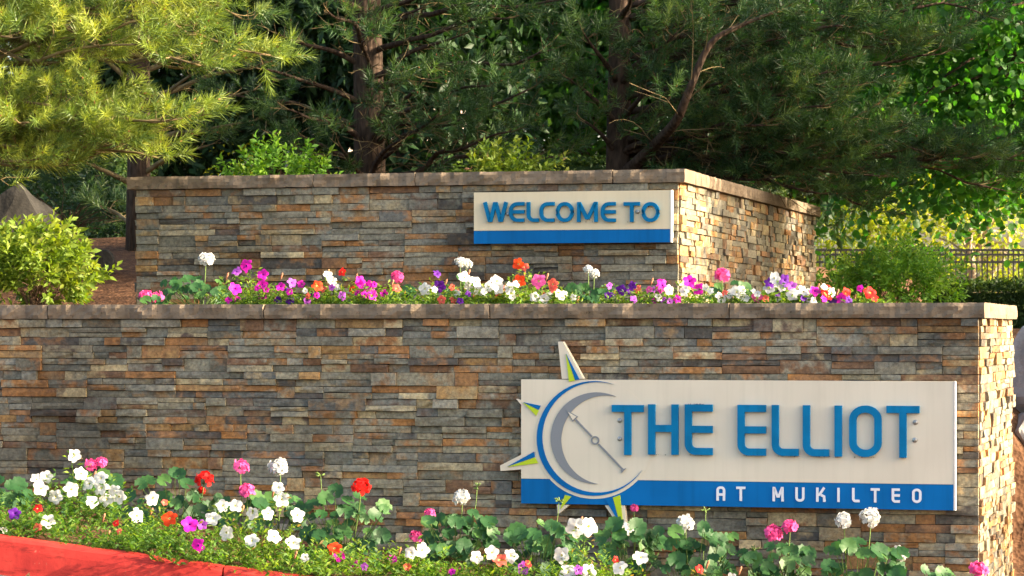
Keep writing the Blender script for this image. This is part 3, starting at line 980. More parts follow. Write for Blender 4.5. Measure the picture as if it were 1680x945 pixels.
# ------------------------------------------------------------------ plant templates
def leaf_template(w=.5, fold=.12, curl=.15, n=4):
    """pointed leaf of unit length along +y, folded on its midrib; quads only"""
    V, F = [], []
    prof = [math.sin(math.pi * min(1, (i / n) ** .8 * 1.0)) for i in range(n + 1)]
    for i in range(n + 1):
        t = i / n
        ww = w / 2 * max(.03, prof[i])
        z = -curl * t * t
        V += [(-ww, t, z + fold * ww * 2), (0, t, z), (ww, t, z + fold * ww * 2)]
    for i in range(n):
        a = 3 * i
        F += [(a, a + 1, a + 4, a + 3), (a + 1, a + 2, a + 5, a + 4)]
    return np.array(V), np.array(F)

def round_leaf_template(n=8):
    V = [(0, .12, 0)]; F = []
    for k in range(n):
        a = -math.pi / 2 + 2 * math.pi * k / n
        r = .5 * (1 - .12 * (k == 0))
        V.append((r * math.cos(a), .5 + r * math.sin(a), -.10 * abs(math.cos(a)) + .03 * (k % 2)))
    V.append((0, .5, .06))
    c = n + 1
    for k in range(0, n, 2):
        F.append((c, 1 + k, 1 + (k + 1) % n, 1 + (k + 2) % n))
    return np.array(V), np.array(F)

LEAF = leaf_template(.46, .15, .2, 2)
NARROW = leaf_template(.26, .2, .25, 2)
ROUND = round_leaf_template()

def leaves_mesh(name, mat, parent, P, D, S, rnd, T=LEAF, kind='stuff'):
    """leaves at P whose length points along D"""
    D = D / (np.linalg.norm(D, axis=1, keepdims=True) + 1e-9)
    Mz = frames(D)              # z = D; the leaf's y must be D, so permute the axes
    Mx = np.stack([Mz[:, :, 0], Mz[:, :, 2], -Mz[:, :, 1]], axis=2)
    # turn leaf faces roughly upwards
    flip = Mx[:, 2, 2] < 0
    Mx[flip, :, 2] *= -1; Mx[flip, :, 0] *= -1
    V, F, r = scatter(T[0], T[1], P, Mx, S, rnd)
    o = link(name, np_mesh(name, V, F, r), parent, mat)
    if kind: o['kind'] = kind
    return o

def rand_dirs(n):
    d = rng.normal(size=(n, 3))
    return d / np.linalg.norm(d, axis=1, keepdims=True)

# ------------------------------------------------------------------ pines
def shoot_templates():
    out = []
    for k in range(5):
        V, F = [], []
        L_ = random.uniform(.09, .15)
        n = 44
        for i in range(n):
            s = (i + random.random()) / n
            s = s ** .8
            base = Vector((random.uniform(-.004, .004), random.uniform(-.004, .004), s * L_))
            az = i * 2.39996 + random.uniform(-.4, .4)
            tilt = R(random.uniform(38, 72)) * (1.0 - .55 * max(0, s - .55) / .45)
            ln = random.uniform(.052, .078) * (1 - .25 * (s > .92))
            d = Vector((math.sin(tilt) * math.cos(az), math.sin(tilt) * math.sin(az), math.cos(tilt)))
            tip = base + d * ln + Vector((0, 0, .004))
            side = d.cross(Vector((random.uniform(-1, 1), random.uniform(-1, 1), random.uniform(-1, 1)))).normalized() * .0027
            b = len(V)
            V += [base - side, base + side, tip]
            F.append((b, b + 1, b + 2))
        out.append((np.array([tuple(v) for v in V]), np.array(F)))
    return out
SHOOTS = shoot_templates()
BUD = (np.array([(.006, 0, 0), (0, .006, 0), (-.006, 0, 0), (0, -.006, 0), (0, 0, .026)]), np.array([(0, 1, 4), (1, 2, 4), (2, 3, 4), (3, 0, 4)]))

def bez(p0, p1, p2, p3, n):
    out = []
    for i in range(n + 1):
        t = i / n; s = 1 - t
        out.append(p0 * s ** 3 + p1 * 3 * s * s * t + p2 * 3 * s * t * t + p3 * t ** 3)
    return out

def wig(p, amp, seed):
    return p + Vector((noise.noise(p * 2.1 + Vector((seed, 0, 0))), noise.noise(p * 2.1 + Vector((0, seed, 0))), noise.noise(p * 2.1 + Vector((0, 0, seed))))) * amp

class Pine:
    def __init__(s, name, label, base, height, r0, mat, lean=(0, 0)):
        s.root = empty(name, base)
        tag(s.root, label, 'tree', 'pine trees behind the walls')
        s.base = Vector(base)
        s.h, s.r0, s.mat = height, r0, mat
        s.lean = Vector((lean[0], lean[1], 0))
        pts = [s.trunk_at(height * i / 14) - s.base for i in range(15)]
        pts[0].z -= .4
        b = MB(); b.tube(pts, [r0 * (1.25 if i == 0 else 1) * (1 - .85 * i / 14) + .01 for i in range(15)], 12)
        b.build('trunk', M['bark'], s.root, smooth=True)
        s.twigs = MB()
        s.sp, s.sd, s.ss = [], [], []
        s.bare = 0
    def trunk_at(s, z):
        t = z / s.h
        p = s.base + s.lean * t + Vector((0, 0, z))
        return p + Vector((noise.noise(Vector((s.base.x, z * .6, 0))), noise.noise(Vector((s.base.y, 0, z * .6))), 0)) * .10 * min(1, t * 4)
    def limb(s, zs, tip, r=.03, density=1.0, arch=.15, bare=.35, via=None, spread=1.0, twl=1.0):
        """a limb from height zs on the trunk to tip; needles beyond the bare fraction"""
        p0 = s.trunk_at(zs - s.base.z); p3 = Vector(tip)
        L_ = (p3 - p0).length
        up = Vector((0, 0, arch * L_))
        p1 = p0.lerp(p3, .33) + up * .6 + Vector((random.uniform(-.1, .1), random.uniform(-.1, .1), 0)) * L_ * .4
        p2 = p0.lerp(p3, .70) + up * .5
        if via is not None:
            pts = [p0] + [Vector(v) for v in via] + [p3]
            dense = []
            for i in range(len(pts) - 1):
                for k in range(4):
                    a = pts[max(0, i - 1)]; b_ = pts[i]; c = pts[i + 1]; d = pts[min(len(pts) - 1, i + 2)]
                    t = k / 4
                    dense.append(.5 * ((2 * b_) + (c - a) * t + (2 * a - 5 * b_ + 4 * c - d) * t * t + (-a + 3 * b_ - 3 * c + d) * t ** 3))
            pts = dense + [p3]
        else:
            seed = random.uniform(0, 99)
            pts = [wig(p, .07 * L_ * min(1, i / 3), seed) for i, p in enumerate(bez(p0, p1, p2, p3, 14))]
        n = len(pts)
        b = MB()
        b.tube([p - s.base for p in pts], [r * (1 - .86 * i / (n - 1)) + .003 for i in range(n)], 7)
        b.build('limb', M['bark'] if r > .022 else M['twig'], s.root, smooth=True)
        # branchlets
        nb = int(L_ * 11 * density)
        for k in range(nb):
            t = .14 + .86 * (k + random.random()) / nb
            i = min(n - 2, int(t * (n - 1)))
            p = pts[i].lerp(pts[i + 1], t * (n - 1) - i)
            tan = (pts[i + 1] - pts[i]).normalized()
            side = tan.cross(Vector((0, 0, 1)))
            side = side.normalized() if side.length > .05 else Vector((1, 0, 0))
            sg = 1 if (k % 2) else -1
            ang = R(random.uniform(25, 65))
            d = (tan * math.cos(ang) + side * sg * math.sin(ang) + Vector((0, 0, random.uniform(-.16, .28)))).normalized()
            ln = (.16 + .42 * (1 - t)) * random.uniform(.6, 1.25) * min(1.3, L_ * .55) * spread
            if t < bare: ln *= 1.15
            s.branchlet(p, d, ln, t > bare * random.uniform(.6, 1.3), density, twl)
        s.branchlet(pts[-1], (pts[-1] - pts[-3]).normalized(), .12 * spread, True, density, twl)
    def branchlet(s, p, d, ln, green, density, twl):
        seed = random.uniform(0, 99)
        droop = Vector((0, 0, -.25 * ln)) if not green else Vector((0, 0, .18 * ln))
        end = p + d * ln + droop
        pts = [wig(q, .10 * ln * min(1, i / 2), seed) for i, q in enumerate(bez(p, p + d * ln * .4, p + d * ln * .75 + droop * .3, end, 6))]
        s.twigs.tube([q - s.base for q in pts], [.0052 - .0006 * i for i in range(7)], 4, cap=False)
        if not green:
            for k in range(2):
                i = random.randint(1, 5)
                dd = (d + Vector((random.uniform(-1, 1), random.uniform(-1, 1), random.uniform(-1, .8)))).normalized()
                l2 = ln * random.uniform(.25, .6)
                q = pts[i]
                tp = [wig(q + dd * l2 * j / 4, .12 * l2 * min(1, j), seed + 5) for j in range(5)]
                s.twigs.tube([z - s.base for z in tp], [.0034, .003, .0026, .0022, .0015], 3, cap=False)
            if random.random() < .75: return
        ns = max(2, int(ln * 7.5 * density))
        for k in range(ns):
            t = .25 + .75 * (k + random.random()) / ns
            i = min(5, int(t * 6))
            q = pts[i].lerp(pts[i + 1], t * 6 - i)
            az = random.uniform(0, 2 * math.pi)
            dd = (d * .8 + Vector((math.cos(az) * .8, math.sin(az) * .8, random.uniform(.0, 1.0)))).normalized()
            l3 = random.uniform(.02, .10) * twl
            q2 = q + dd * l3
            s.twigs.tube([q - s.base, q2 - s.base], [.003, .0025], 3, cap=False)
            s.sp.append(tuple(q2 - s.base)); s.sd.append(tuple(dd)); s.ss.append(random.uniform(.95, 1.45))
        s.sp.append(tuple(pts[-1] - s.base)); s.sd.append(tuple((d + Vector((0, 0, .35))).normalized())); s.ss.append(1.4)
    def upper(s, z0, n, lmax, ymin=18.8):
        # the part of the crown that stands above the picture
        for k in range(n):
            f = (k + .5) / n
            z = s.base.z + z0 + (s.h * .93 - z0) * f
            az = k * 2.39996
            L_ = lmax * (1 - .7 * f) * random.uniform(.8, 1.1)
            c = s.trunk_at(z - s.base.z)
            e = c + Vector((math.cos(az) * L_, math.sin(az) * L_, random.uniform(-.15, .35)))
            e.y = max(e.y, ymin)
            s.limb(z, e, r=.028, density=.75, arch=.05, bare=.15, spread=1.35)
    def finish(s):
        tag(s.twigs.build('twigs', M['twig'], s.root), kind='stuff')
        P = np.array(s.sp); D = np.array(s.sd); S = np.array(s.ss)
        which = rng.integers(0, len(SHOOTS), len(P))
        clump = np.array([.5 + .5 * noise.noise(Vector(p) * 1.7) for p in s.sp])
        rnd = np.clip(clump * .6 + rng.uniform(-.1, .5, len(P)), 0, 1)
        parts = []
        for k in range(len(SHOOTS)):
            m = which == k
            if m.sum(): parts.append(scatter(SHOOTS[k][0], SHOOTS[k][1], P[m], frames(D[m]), S[m], rnd[m]))
        V, F, r = join_arrays(parts)
        r = np.clip(r + rng.uniform(-.12, .12, len(r)), 0, 1)
        o = link('needles', np_mesh('needles', V, F, r), s.root, s.mat); o['kind'] = 'stuff'
        m = rng.random(len(P)) < .45
        Dn = D[m] / np.linalg.norm(D[m], axis=1, keepdims=True)
        V, F, r = scatter(BUD[0], BUD[1], P[m] + Dn * .10 * S[m][:, None], frames(D[m]), np.ones(m.sum()), rnd[m])
        o = link('buds', np_mesh('buds', V, F, r), s.root, M['bud']); o['kind'] = 'stuff'
        return len(P)

def gz(x, y): return ground_z(x, y)

# left pine, trunk outside the picture, its sunlit boughs hang in
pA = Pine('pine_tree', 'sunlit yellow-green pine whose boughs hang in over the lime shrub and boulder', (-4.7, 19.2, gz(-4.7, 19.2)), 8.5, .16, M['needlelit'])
for (px, py, Y, zs, bare) in ((435, 72, 18.4, 3.35, .35), (395, 25, 18.7, 3.6, .4), (345, 92, 18.2, 3.3, .3), (405, 118, 18.5, 3.2, .45), (300, 60, 18.3, 3.4, .25), (255, 15, 18.5, 3.7, .25),
                              (215, 85, 18.1, 3.3, .2), (165, 50, 18.4, 3.4, .2), (90, 30, 18.6, 3.5, .15), (200, -10, 18.8, 3.8, .2), (330, -25, 18.6, 3.9, .3), (110, -30, 18.3, 3.9, .2),
                              (20, 70, 18.1, 3.2, .1), (20, 10, 18.6, 3.5, .1),                               (300, 178, 18.1, 2.75, .3), (255, 200, 18.0, 2.65, .3), (245, 258, 18.3, 2.5, .5), (130, 215, 18.0, 2.6, .25), (60, 190, 18.0, 2.75, .2), (60, 235, 18.2, 2.5, .2), (165, 248, 18.5, 2.5, .35), (20, 150, 18.4, 2.8, .2), (205, 228, 18.1, 2.6, .3), (35, 262, 18.0, 2.45, .2), (110, 262, 18.2, 2.45, .3), (150, 188, 18.0, 2.75, .25), (285, 205, 18.3, 2.65, .4)):
    pA.limb(zs, at(px, py, Y), r=.022, density=.74, arch=.06, bare=bare, spread=.74)
pA.upper(3.4, 14, 2.0, 18.4)
print('pineA shoots', pA.finish())

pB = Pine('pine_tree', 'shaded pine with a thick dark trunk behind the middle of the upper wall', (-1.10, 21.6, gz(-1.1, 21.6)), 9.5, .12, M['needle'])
for (px, py, Y, zs, bare, den) in ((430, 120, 21.0, 3.2, .6, .8), (455, 55, 21.2, 3.5, .6, .7), (480, 175, 20.8, 2.9, .65, .8), (390, 160, 21.5, 3.0, .7, .8), (760, 55, 20.8, 3.4, .55, .8), (835, 35, 20.6, 3.6, .45, .8),
                                  (905, 90, 20.8, 3.3, .5, .8), (705, 130, 20.3, 3.0, .6, .8), (790, 140, 20.2, 3.0, .55, .9), (880, 165, 20.5, 2.9, .5, .9), (720, 195, 20.3, 2.7, .5, 1.0), (660, 215, 20.6, 2.6, .5, 1.0),
                                  (830, 225, 20.4, 2.6, .5, 1.0), (900, 250, 20.8, 2.5, .5, .9), (560, 230, 20.6, 2.5, .6, .8), (500, 250, 20.8, 2.4, .6, .8), (600, 60, 20.4, 3.3, .6, .8), (540, 20, 20.6, 3.6, .55, .8),
                                  (690, 10, 20.8, 3.7, .5, .8), (780, -20, 20.9, 3.9, .4, .9), (930, 10, 20.6, 3.8, .4, .9), (500, -20, 21.0, 3.9, .4, .9), (640, 150, 20.4, 2.9, .6, .8), (450, 215, 21.2, 2.7, .65, .7)):
    pB.limb(zs, at(px, py, Y), r=.024, density=den * .72, arch=.08, bare=min(.85, bare + .2), spread=1.1)
pB.upper(2.1, 40, 2.9)
print('pineB shoots', pB.finish())

pC = Pine('pine_tree', 'pine with a lit forked trunk and long boughs spreading over the side wing', (.79, 21.0, gz(.79, 21.0)), 10.0, .088, M['needle'])
pC.limb(2.62, at(1275, 18, 19.7), r=.046, density=.6, bare=.55, via=[at(1062, 250, 20.6), at(1108, 200, 20.0), at(1130, 150, 19.8), at(1165, 72, 19.7), at(1215, 42, 19.7)])
for (px, py, Y, zs, bare, den) in ((1290, 62, 20.2, 3.4, .45, 1.1), (1345, 112, 20.0, 3.2, .45, 1.1), (1400, 48, 20.4, 3.5, .5, 1.1), (1410, 130, 20.1, 3.1, .5, 1.1), (1350, 180, 20.0, 2.9, .4, 1.2), (1330, 240, 20.2, 2.7, .4, 1.1),
                                  (1250, 200, 20.0, 2.8, .35, 1.2), (1200, 130, 20.2, 3.0, .35, 1.1), (1420, 232, 20.3, 2.8, .5, 1.1), (1475, 58, 20.6, 3.5, .55, 1.1), (1545, 45, 20.8, 3.5, .6, 1.0), (1635, 15, 20.9, 3.6, .65, 1.0),
                                  (1530, 95, 20.6, 3.3, .6, 1.0), (1520, 235, 20.4, 2.9, .55, 1.2), (1600, 262, 20.5, 2.8, .6, 1.1), (1672, 245, 20.7, 2.9, .65, 1.1), (1450, 275, 20.3, 2.7, .5, 1.2), (1180, 285, 20.6, 2.6, .4, .9),
                                  (1265, 285, 20.4, 2.6, .4, 1.0), (1360, 312, 20.5, 2.6, .5, 1.1), (1430, 322, 20.8, 2.6, .6, 1.0), (1110, 60, 20.2, 3.3, .35, 1.0), (1180, 30, 20.2, 3.6, .35, 1.0), (1080, 130, 20.3, 3.0, .4, .9),
                                  (960, 60, 20.4, 3.3, .4, .9), (930, 130, 20.5, 3.0, .45, .9), (960, 200, 20.6, 2.8, .5, .8), (1330, -10, 20.4, 3.8, .4, 1.1), (1240, -25, 20.5, 3.9, .35, 1.0), (1040, -10, 20.3, 3.8, .35, 1.0),
                                  (1450, -10, 20.8, 3.8, .5, 1.0), (1300, 150, 20.1, 3.0, .4, 1.1), (1160, 220, 20.3, 2.8, .4, 1.0), (1560, 280, 20.9, 2.8, .6, 1.0), (1640, 300, 21.0, 2.7, .65, .9)):
    pC.limb(zs, at(px, py, Y), r=.024, density=den, arch=.05, bare=bare)
pC.upper(2.4, 36, 2.9)
print('pineC shoots', pC.finish())

xd = (228 - 840) / FPX * 22.0
pD = Pine('pine_tree', 'pine with a slim dark trunk just beside the open end of the upper wall', (xd, 22.0, gz(xd, 22.0)), 9.0, .085, M['needle'])
for (px, py, Y, zs, bare, den) in ((330, 120, 21.6, 3.2, .6, .7), (400, 200, 21.5, 2.9, .75, .7), (340, 240, 21.6, 2.7, .8, .6), (420, 150, 21.8, 3.0, .7, .7), (120, 60, 21.8, 3.4, .4, .9), (60, 130, 21.8, 3.1, .4, .9), (100, 250, 21.6, 2.6, .5, .9),
                                  (300, 30, 21.6, 3.6, .5, .8), (380, 60, 21.9, 3.5, .5, .8), (440, 100, 22.0, 3.3, .5, .8), (160, 345, 23.0, 2.3, .4, .9)):
    pD.limb(zs, at(px, py, Y), r=.022, density=den, arch=.06, bare=bare)
pD.upper(2.1, 28, 2.5)
print('pineD shoots', pD.finish())

# ------------------------------------------------------------------ broadleaf trees
def broadleaf(name, label, base, trunk_top, r0, crown_c, crown_r, n_clumps, per, leaf, spread, mat, T=LEAF, bark='bark', group=None, clumps=None, stems=1, cat='tree', hang=.35):
    root = empty(name, base)
    tag(root, label, cat, group)
    bs = Vector(base)
    C = []
    if clumps is None:
        for k in range(n_clumps):
            d = rand_dirs(1)[0]
            rr = random.uniform(.45, 1.0) ** .6
            C.append(Vector((crown_c[0] + d[0] * crown_r[0] * rr, crown_c[1] + d[1] * crown_r[1] * rr, crown_c[2] + d[2] * crown_r[2] * rr)))
    else: C = [Vector(c) for c in clumps]
    top = Vector(trunk_top)
    for k in range(stems):
        off = Vector((random.uniform(-1, 1), random.uniform(-1, 1), 0)) * (.25 * (stems > 1))
        tp = top + off * 4.0
        b = MB()
        pts = [wig((bs + off * .3).lerp(tp, i / 8), .08 * (i > 0), k * 7.0) - bs for i in range(9)]
        pts[0].z -= .3
        b.tube(pts, [r0 * (1.2 - .75 * i / 8) for i in range(9)], 9)
        b.build('trunk', M[bark], root, smooth=True)
    br = MB()
    for c in C:
        s = bs.lerp(top, random.uniform(.55, 1.0))
        m = s.lerp(c, .5) + Vector((0, 0, .12 * (c - s).length))
        pts = [wig(p, .05, 3.0) - bs for p in bez(s, s.lerp(m, .6), m, c, 6)]
        br.tube(pts, [max(.004, r0 * .30 * (1 - i / 6.5)) for i in range(7)], 5, cap=False)
    tag(br.build('branches', M[bark], root), kind='stuff')
    P, D, rn = [], [], []
    for c in C:
        n = int(per * random.uniform(.6, 1.4))
        p = rng.normal(size=(n, 3)) * np.array(spread) * random.uniform(.7, 1.25) + np.array(c - bs)
        d = rand_dirs(n) + np.array([0, 0, -hang])
        P.append(p); D.append(d); rn.append(np.clip(rng.uniform(0, 1) * .5 + rng.uniform(0, .5, n), 0, 1))
    P = np.concatenate(P); D = np.concatenate(D); rn = np.concatenate(rn)
    leaves_mesh('crown', mat, root, P, D, leaf * rng.uniform(.65, 1.25, len(P)), rn, T)
    return root

# round-leaved tree at the right, its crown reaching beyond the picture
cl = [at(random.uniform(1390, 1760), random.uniform(-60, 260), random.uniform(22.2, 24.5)) for _ in range(48)]
cl += [at(random.uniform(1360, 1700), random.uniform(230, 330), random.uniform(22.5, 24.5)) for _ in range(7)]
cl += [Vector((random.uniform(3.6, 7.6), random.uniform(20.4, 26.5), random.uniform(3.1, 7.4))) for _ in range(50)]
broadleaf('round_leaf_tree', 'broadleaf tree with round bright green leaves filling the upper corner behind the pine boughs', (5.4, 23.6, gz(5.4, 23.6)), (5.3, 23.6, 4.6), .13, None, None, 0, 270, .062, (.25, .25, .20), M['heart'], ROUND, clumps=cl)
# unseen added tree, crown shaped to shade the pines and the side wing
cl2 = [Vector((random.uniform(5.6, 10.0), random.uniform(17.5, 20.4), 2.9 + 5.0 * random.random() ** 1.7)) for _ in range(46)]
cl2 += [Vector((random.uniform(5.6, 8.6), random.uniform(17.4, 22.4), random.uniform(2.9, 4.2))) for _ in range(26)]
broadleaf('shade_tree', 'unseen broadleaf tree added for its shade outside the picture beyond the end of the lower wall', (8.2, 20.2, gz(8.2, 20.2)), (8.2, 20.2, 5.0), .16, None, None, 0, 140, .085, (.30, .30, .22), M['heart'], ROUND, clumps=cl2)

# sunlit trees behind the iron fence
def px_clumps(n, x0, x1, y0, y1, Y0, Y1):
    return [at(random.uniform(x0, x1), random.uniform(y0, y1), random.uniform(Y0, Y1)) for _ in range(n)]
Yf = 42.0
def ground_pt(px, Y):
    x = (px - 840) / FPX * Y
    return (x, Y, gz(x, Y))
broadleaf('multi_stem_tree', 'sunlit tree with several pale stems fanning out behind the iron fence', ground_pt(1598, 45), tuple(at(1606, 380, 45)), .09, None, None, 0, 210, .11, (.40, .40, .26), M['sunleaf'],
          bark='paletrunk', clumps=px_clumps(26, 1440, 1720, 240, 380, 43.5, 46.5) + px_clumps(12, 1500, 1760, 400, 470, 44, 47), stems=5)
broadleaf('yellow_green_tree', 'yellow-green sunlit tree behind the fence next to the end of the side wing', ground_pt(1420, 47), tuple(at(1425, 300, 47)), .09, None, None, 0, 230, .11, (.42, .42, .28), M['sunleaf'],
          clumps=px_clumps(26, 1300, 1490, 200, 400, 45.5, 48.5) + px_clumps(8, 1320, 1480, 400, 470, 46, 48))
broadleaf('bright_tree', 'bright sunlit tree seen through the gap under the pines beside the pale house', ground_pt(330, 36), tuple(at(330, 190, 36)), .10, None, None, 0, 230, .10, (.34, .34, .26), M['sunleaf'],
          clumps=px_clumps(24, 250, 420, 190, 300, 34.5, 37.5))
# darker trees closing the view behind the pines
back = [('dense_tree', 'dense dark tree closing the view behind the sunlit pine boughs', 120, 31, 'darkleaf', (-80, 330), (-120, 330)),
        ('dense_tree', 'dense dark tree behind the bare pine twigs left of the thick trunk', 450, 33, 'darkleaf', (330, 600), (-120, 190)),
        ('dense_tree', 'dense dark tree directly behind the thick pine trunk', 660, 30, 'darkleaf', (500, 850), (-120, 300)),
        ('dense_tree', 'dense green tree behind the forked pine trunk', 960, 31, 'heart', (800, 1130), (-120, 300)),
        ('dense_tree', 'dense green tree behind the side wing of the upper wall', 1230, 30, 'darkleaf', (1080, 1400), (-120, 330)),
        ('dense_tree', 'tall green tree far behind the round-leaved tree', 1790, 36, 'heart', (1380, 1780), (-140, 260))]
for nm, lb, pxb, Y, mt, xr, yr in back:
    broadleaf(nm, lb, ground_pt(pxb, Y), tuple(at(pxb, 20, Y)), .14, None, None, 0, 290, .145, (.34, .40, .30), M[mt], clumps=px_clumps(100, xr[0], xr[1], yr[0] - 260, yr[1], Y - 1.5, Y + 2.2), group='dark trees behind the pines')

# ------------------------------------------------------------------ shrubs
def shrub(name, label, centre, rad, n, leaf, mat, T=LEAF, stems=14, top_shoots=0, cat='shrub', shell=.5, lean=.0):
    c = Vector(centre)
    base = (c.x, c.y, gz(c.x, c.y))
    root = empty(name, base); tag(root, label, cat)
    bs = Vector(base)
    st = MB()
    P, D, rn = [], [], []
    twigs = int(n / 14)
    for k in range(twigs):
        d = Vector(rand_dirs(1)[0]); d.z = d.z * .9 + .25; d.normalize()
        rr = random.uniform(shell, 1.0)
        bump_ = 1 + .36 * noise.noise(d * 2.6 + c) + (random.random() < .06) * random.uniform(.05, .25)
        e = c + Vector((d.x * rad[0], d.y * rad[1], d.z * rad[2])) * rr * bump_
        e.z = max(e.z, base[2] + .05)
        s = bs + Vector((random.uniform(-.08, .08), random.uniform(-.08, .08), 0))
        if k < stems * 3:
            st.tube([p - bs for p in bez(s, s + Vector((0, 0, .25 * rad[2])), s.lerp(e, .6) + Vector((0, 0, .1)), e, 5)], [.007, .006, .005, .004, .003, .002], 4, cap=False)
        grow = (d + Vector((0, 0, .7)) + Vector((random.uniform(-.4, .4), random.uniform(-.4, .4), 0))).normalized()
        ln = random.uniform(.06, .21)
        m = 14
        t = np.linspace(0, 1, m)[:, None]
        pp = np.array(e)[None, :] + np.array(grow)[None, :] * t * ln - np.array(bs)[None, :]
        az = np.arange(m) * 2.4
        A = np.array(grow.orthogonal().normalized()); B = np.cross(np.array(grow), A)
        dd = (A[None, :] * np.cos(az)[:, None] + B[None, :] * np.sin(az)[:, None]) + np.array(grow)[None, :] * (.35 + .8 * t)
        P.append(pp); D.append(dd + rng.normal(size=(m, 3)) * .2)
        rn.append(np.clip(rng.uniform(0, .75) + .25 * t[:, 0] ** 2 * rng.random() + rng.uniform(-.05, .05, m), 0, 1))
    P = np.concatenate(P); D = np.concatenate(D); rn = np.concatenate(rn)
    leaves_mesh('leaves', mat, root, P, D, leaf * rng.uniform(.6, 1.2, len(P)), rn, T)
    tag(st.build('stems', M['redstem'], root), kind='stuff')
    return root

ys = 18.3
shrub('lime_shrub', 'bushy lime-green shrub in full sun beside the open end of the upper wall', at(62, 455, 17.75), (.31, .32, .27), 3600, .062, M['spirea'])
shrub('leafy_shrub', 'green shrub with reddish tips growing between side wing and dark hedge', at(1470, 478, 20.5), (.40, .40, .27), 6000, .055, M['nandina'], NARROW if False else leaf_template(.34, .15, .2, 2))
shrub('small_shrub', 'small bright green shrub peeping over the upper wall cap left of the welcome sign top', at(832, 300, 20.0), (.32, .25, .19), 1700, .052, M['spirea'])
shrub('wispy_shrub', 'loose green shrub peeping over the upper wall cap in front of the pale house', at(455, 300, 20.2), (.36, .25, .22), 1500, .055, M['nandina'])
shrub('low_shrub', 'low green shrub between the end of the side wing and the larger shrub', at(1370, 485, 24.0), (.4, .4, .20), 1300, .055, M['nandina'])
shrub('shade_shrub', 'unseen leafy shrub added outside the picture to shade the side of the lower wall', (4.9, 15.8, .85), (.45, 1.1, .55), 3500, .06, M['nandina'])  # unseen shrub added to shade the lower part of the side face
shrub('filler_shrub', 'dark low shrub beneath the pine boughs behind the big boulder', at(110, 360, 23.5), (.75, .4, .5), 2600, .06, M['darkleaf'])

# clipped hedge at the right
def hedge(name, label, u0, u1, v0, v1, z0, z1, n):
    c = uv2w((u0 + u1) / 2, (v0 + v1) / 2, z0)
    root = empty(name, c, -TH); tag(root, label, 'hedge')
    hx, hy = (u1 - u0) / 2, (v1 - v0) / 2
    b = MB(); b.box(-hx + .06, hx - .06, -hy + .06, hy - .06, -.3, z1 - z0 - .06); b.build('branch_core', M['hedge'], root)
    P = np.stack([rng.uniform(-hx, hx, n), rng.uniform(-hy, hy, n), rng.uniform(0, z1 - z0, n)], 1)
    f = rng.integers(0, 4, n)
    P[f == 0, 2] = z1 - z0; P[f == 1, 1] = -hy; P[f == 2, 0] = hx; P[f == 3, 0] = -hx
    Nn = np.zeros((n, 3)); Nn[f == 0, 2] = 1; Nn[f == 1, 1] = -1; Nn[f == 2, 0] = 1; Nn[f == 3, 0] = -1
    P += rng.normal(size=(n, 3)) * .022
    leaves_mesh('leaves', M['hedge'], root, P, Nn * .5 + rng.normal(size=(n, 3)) * .8, rng.uniform(.03, .055, n), rng.random(n))
    return root
hc = w2uv(*at(1650, 480, 22.5).xy)
hedge('clipped_hedge', 'low clipped dark green hedge beyond the end of the lower wall', hc[0] - .55, hc[0] + 2.2, hc[1] - .4, hc[1] + .5, 1.15, 1.5 + (540 - 468) / FPX * 22.2, 30000)

def under(name, label, px0, px1, Y, ztop, n):
    a = w2uv(*at(px0, 500, Y).xy); b_ = w2uv(*at(px1, 500, Y).xy)
    vv = (a[1] + b_[1]) / 2
    return hedge(name, label, a[0], b_[0], vv - .5, vv + .5, 1.2, ztop, n)
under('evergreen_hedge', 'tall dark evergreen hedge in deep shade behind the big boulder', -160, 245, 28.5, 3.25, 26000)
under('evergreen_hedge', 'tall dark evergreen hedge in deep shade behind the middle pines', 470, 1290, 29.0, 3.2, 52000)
# ------------------------------------------------------------------ boulders
def boulder(name, label, centre, rad, seed, cuts=5, parent=None):
    import bmesh
    bm = bmesh.new()
    bmesh.ops.create_icosphere(bm, subdivisions=4, radius=1.0)
    rs = random.Random(seed)
    planes = []
    for k in range(cuts + 6):
        d = Vector((rs.gauss(0, 1), rs.gauss(0, 1), rs.gauss(0, .8))).normalized()
        planes.append((d, rs.uniform(.55, .85)))
    for v in bm.verts:
        p = v.co.copy()
        for d, k in planes:
            t = p.dot(d)
            if t > k: p -= d * (t - k) * .93
        p += p.normalized() * (.05 * noise.noise(p * 2.5 + Vector((seed, 0, 0))) + .02 * noise.noise(p * 8 + Vector((seed, 0, 0))))
        v.co = Vector((p.x * rad[0], p.y * rad[1], p.z * rad[2]))
    me = bpy.data.meshes.new(name); bm.to_mesh(me); bm.free()
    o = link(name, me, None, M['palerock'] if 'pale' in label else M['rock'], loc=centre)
    tag(o, label, 'boulder')
    return o
M['palerock'] = plain('sunlit_boulder_stone', (.26, .25, .235), .9, .15, .35, 5.0, .7, 28)  # lighter copy: sun on the bank boulders put into the colour
M['rock'] = plain('shaded_boulder_stone', (.030, .028, .025), .9, .15, .45, 5.0, .7, 28)  # darkened: shade under the pine boughs put into the colour
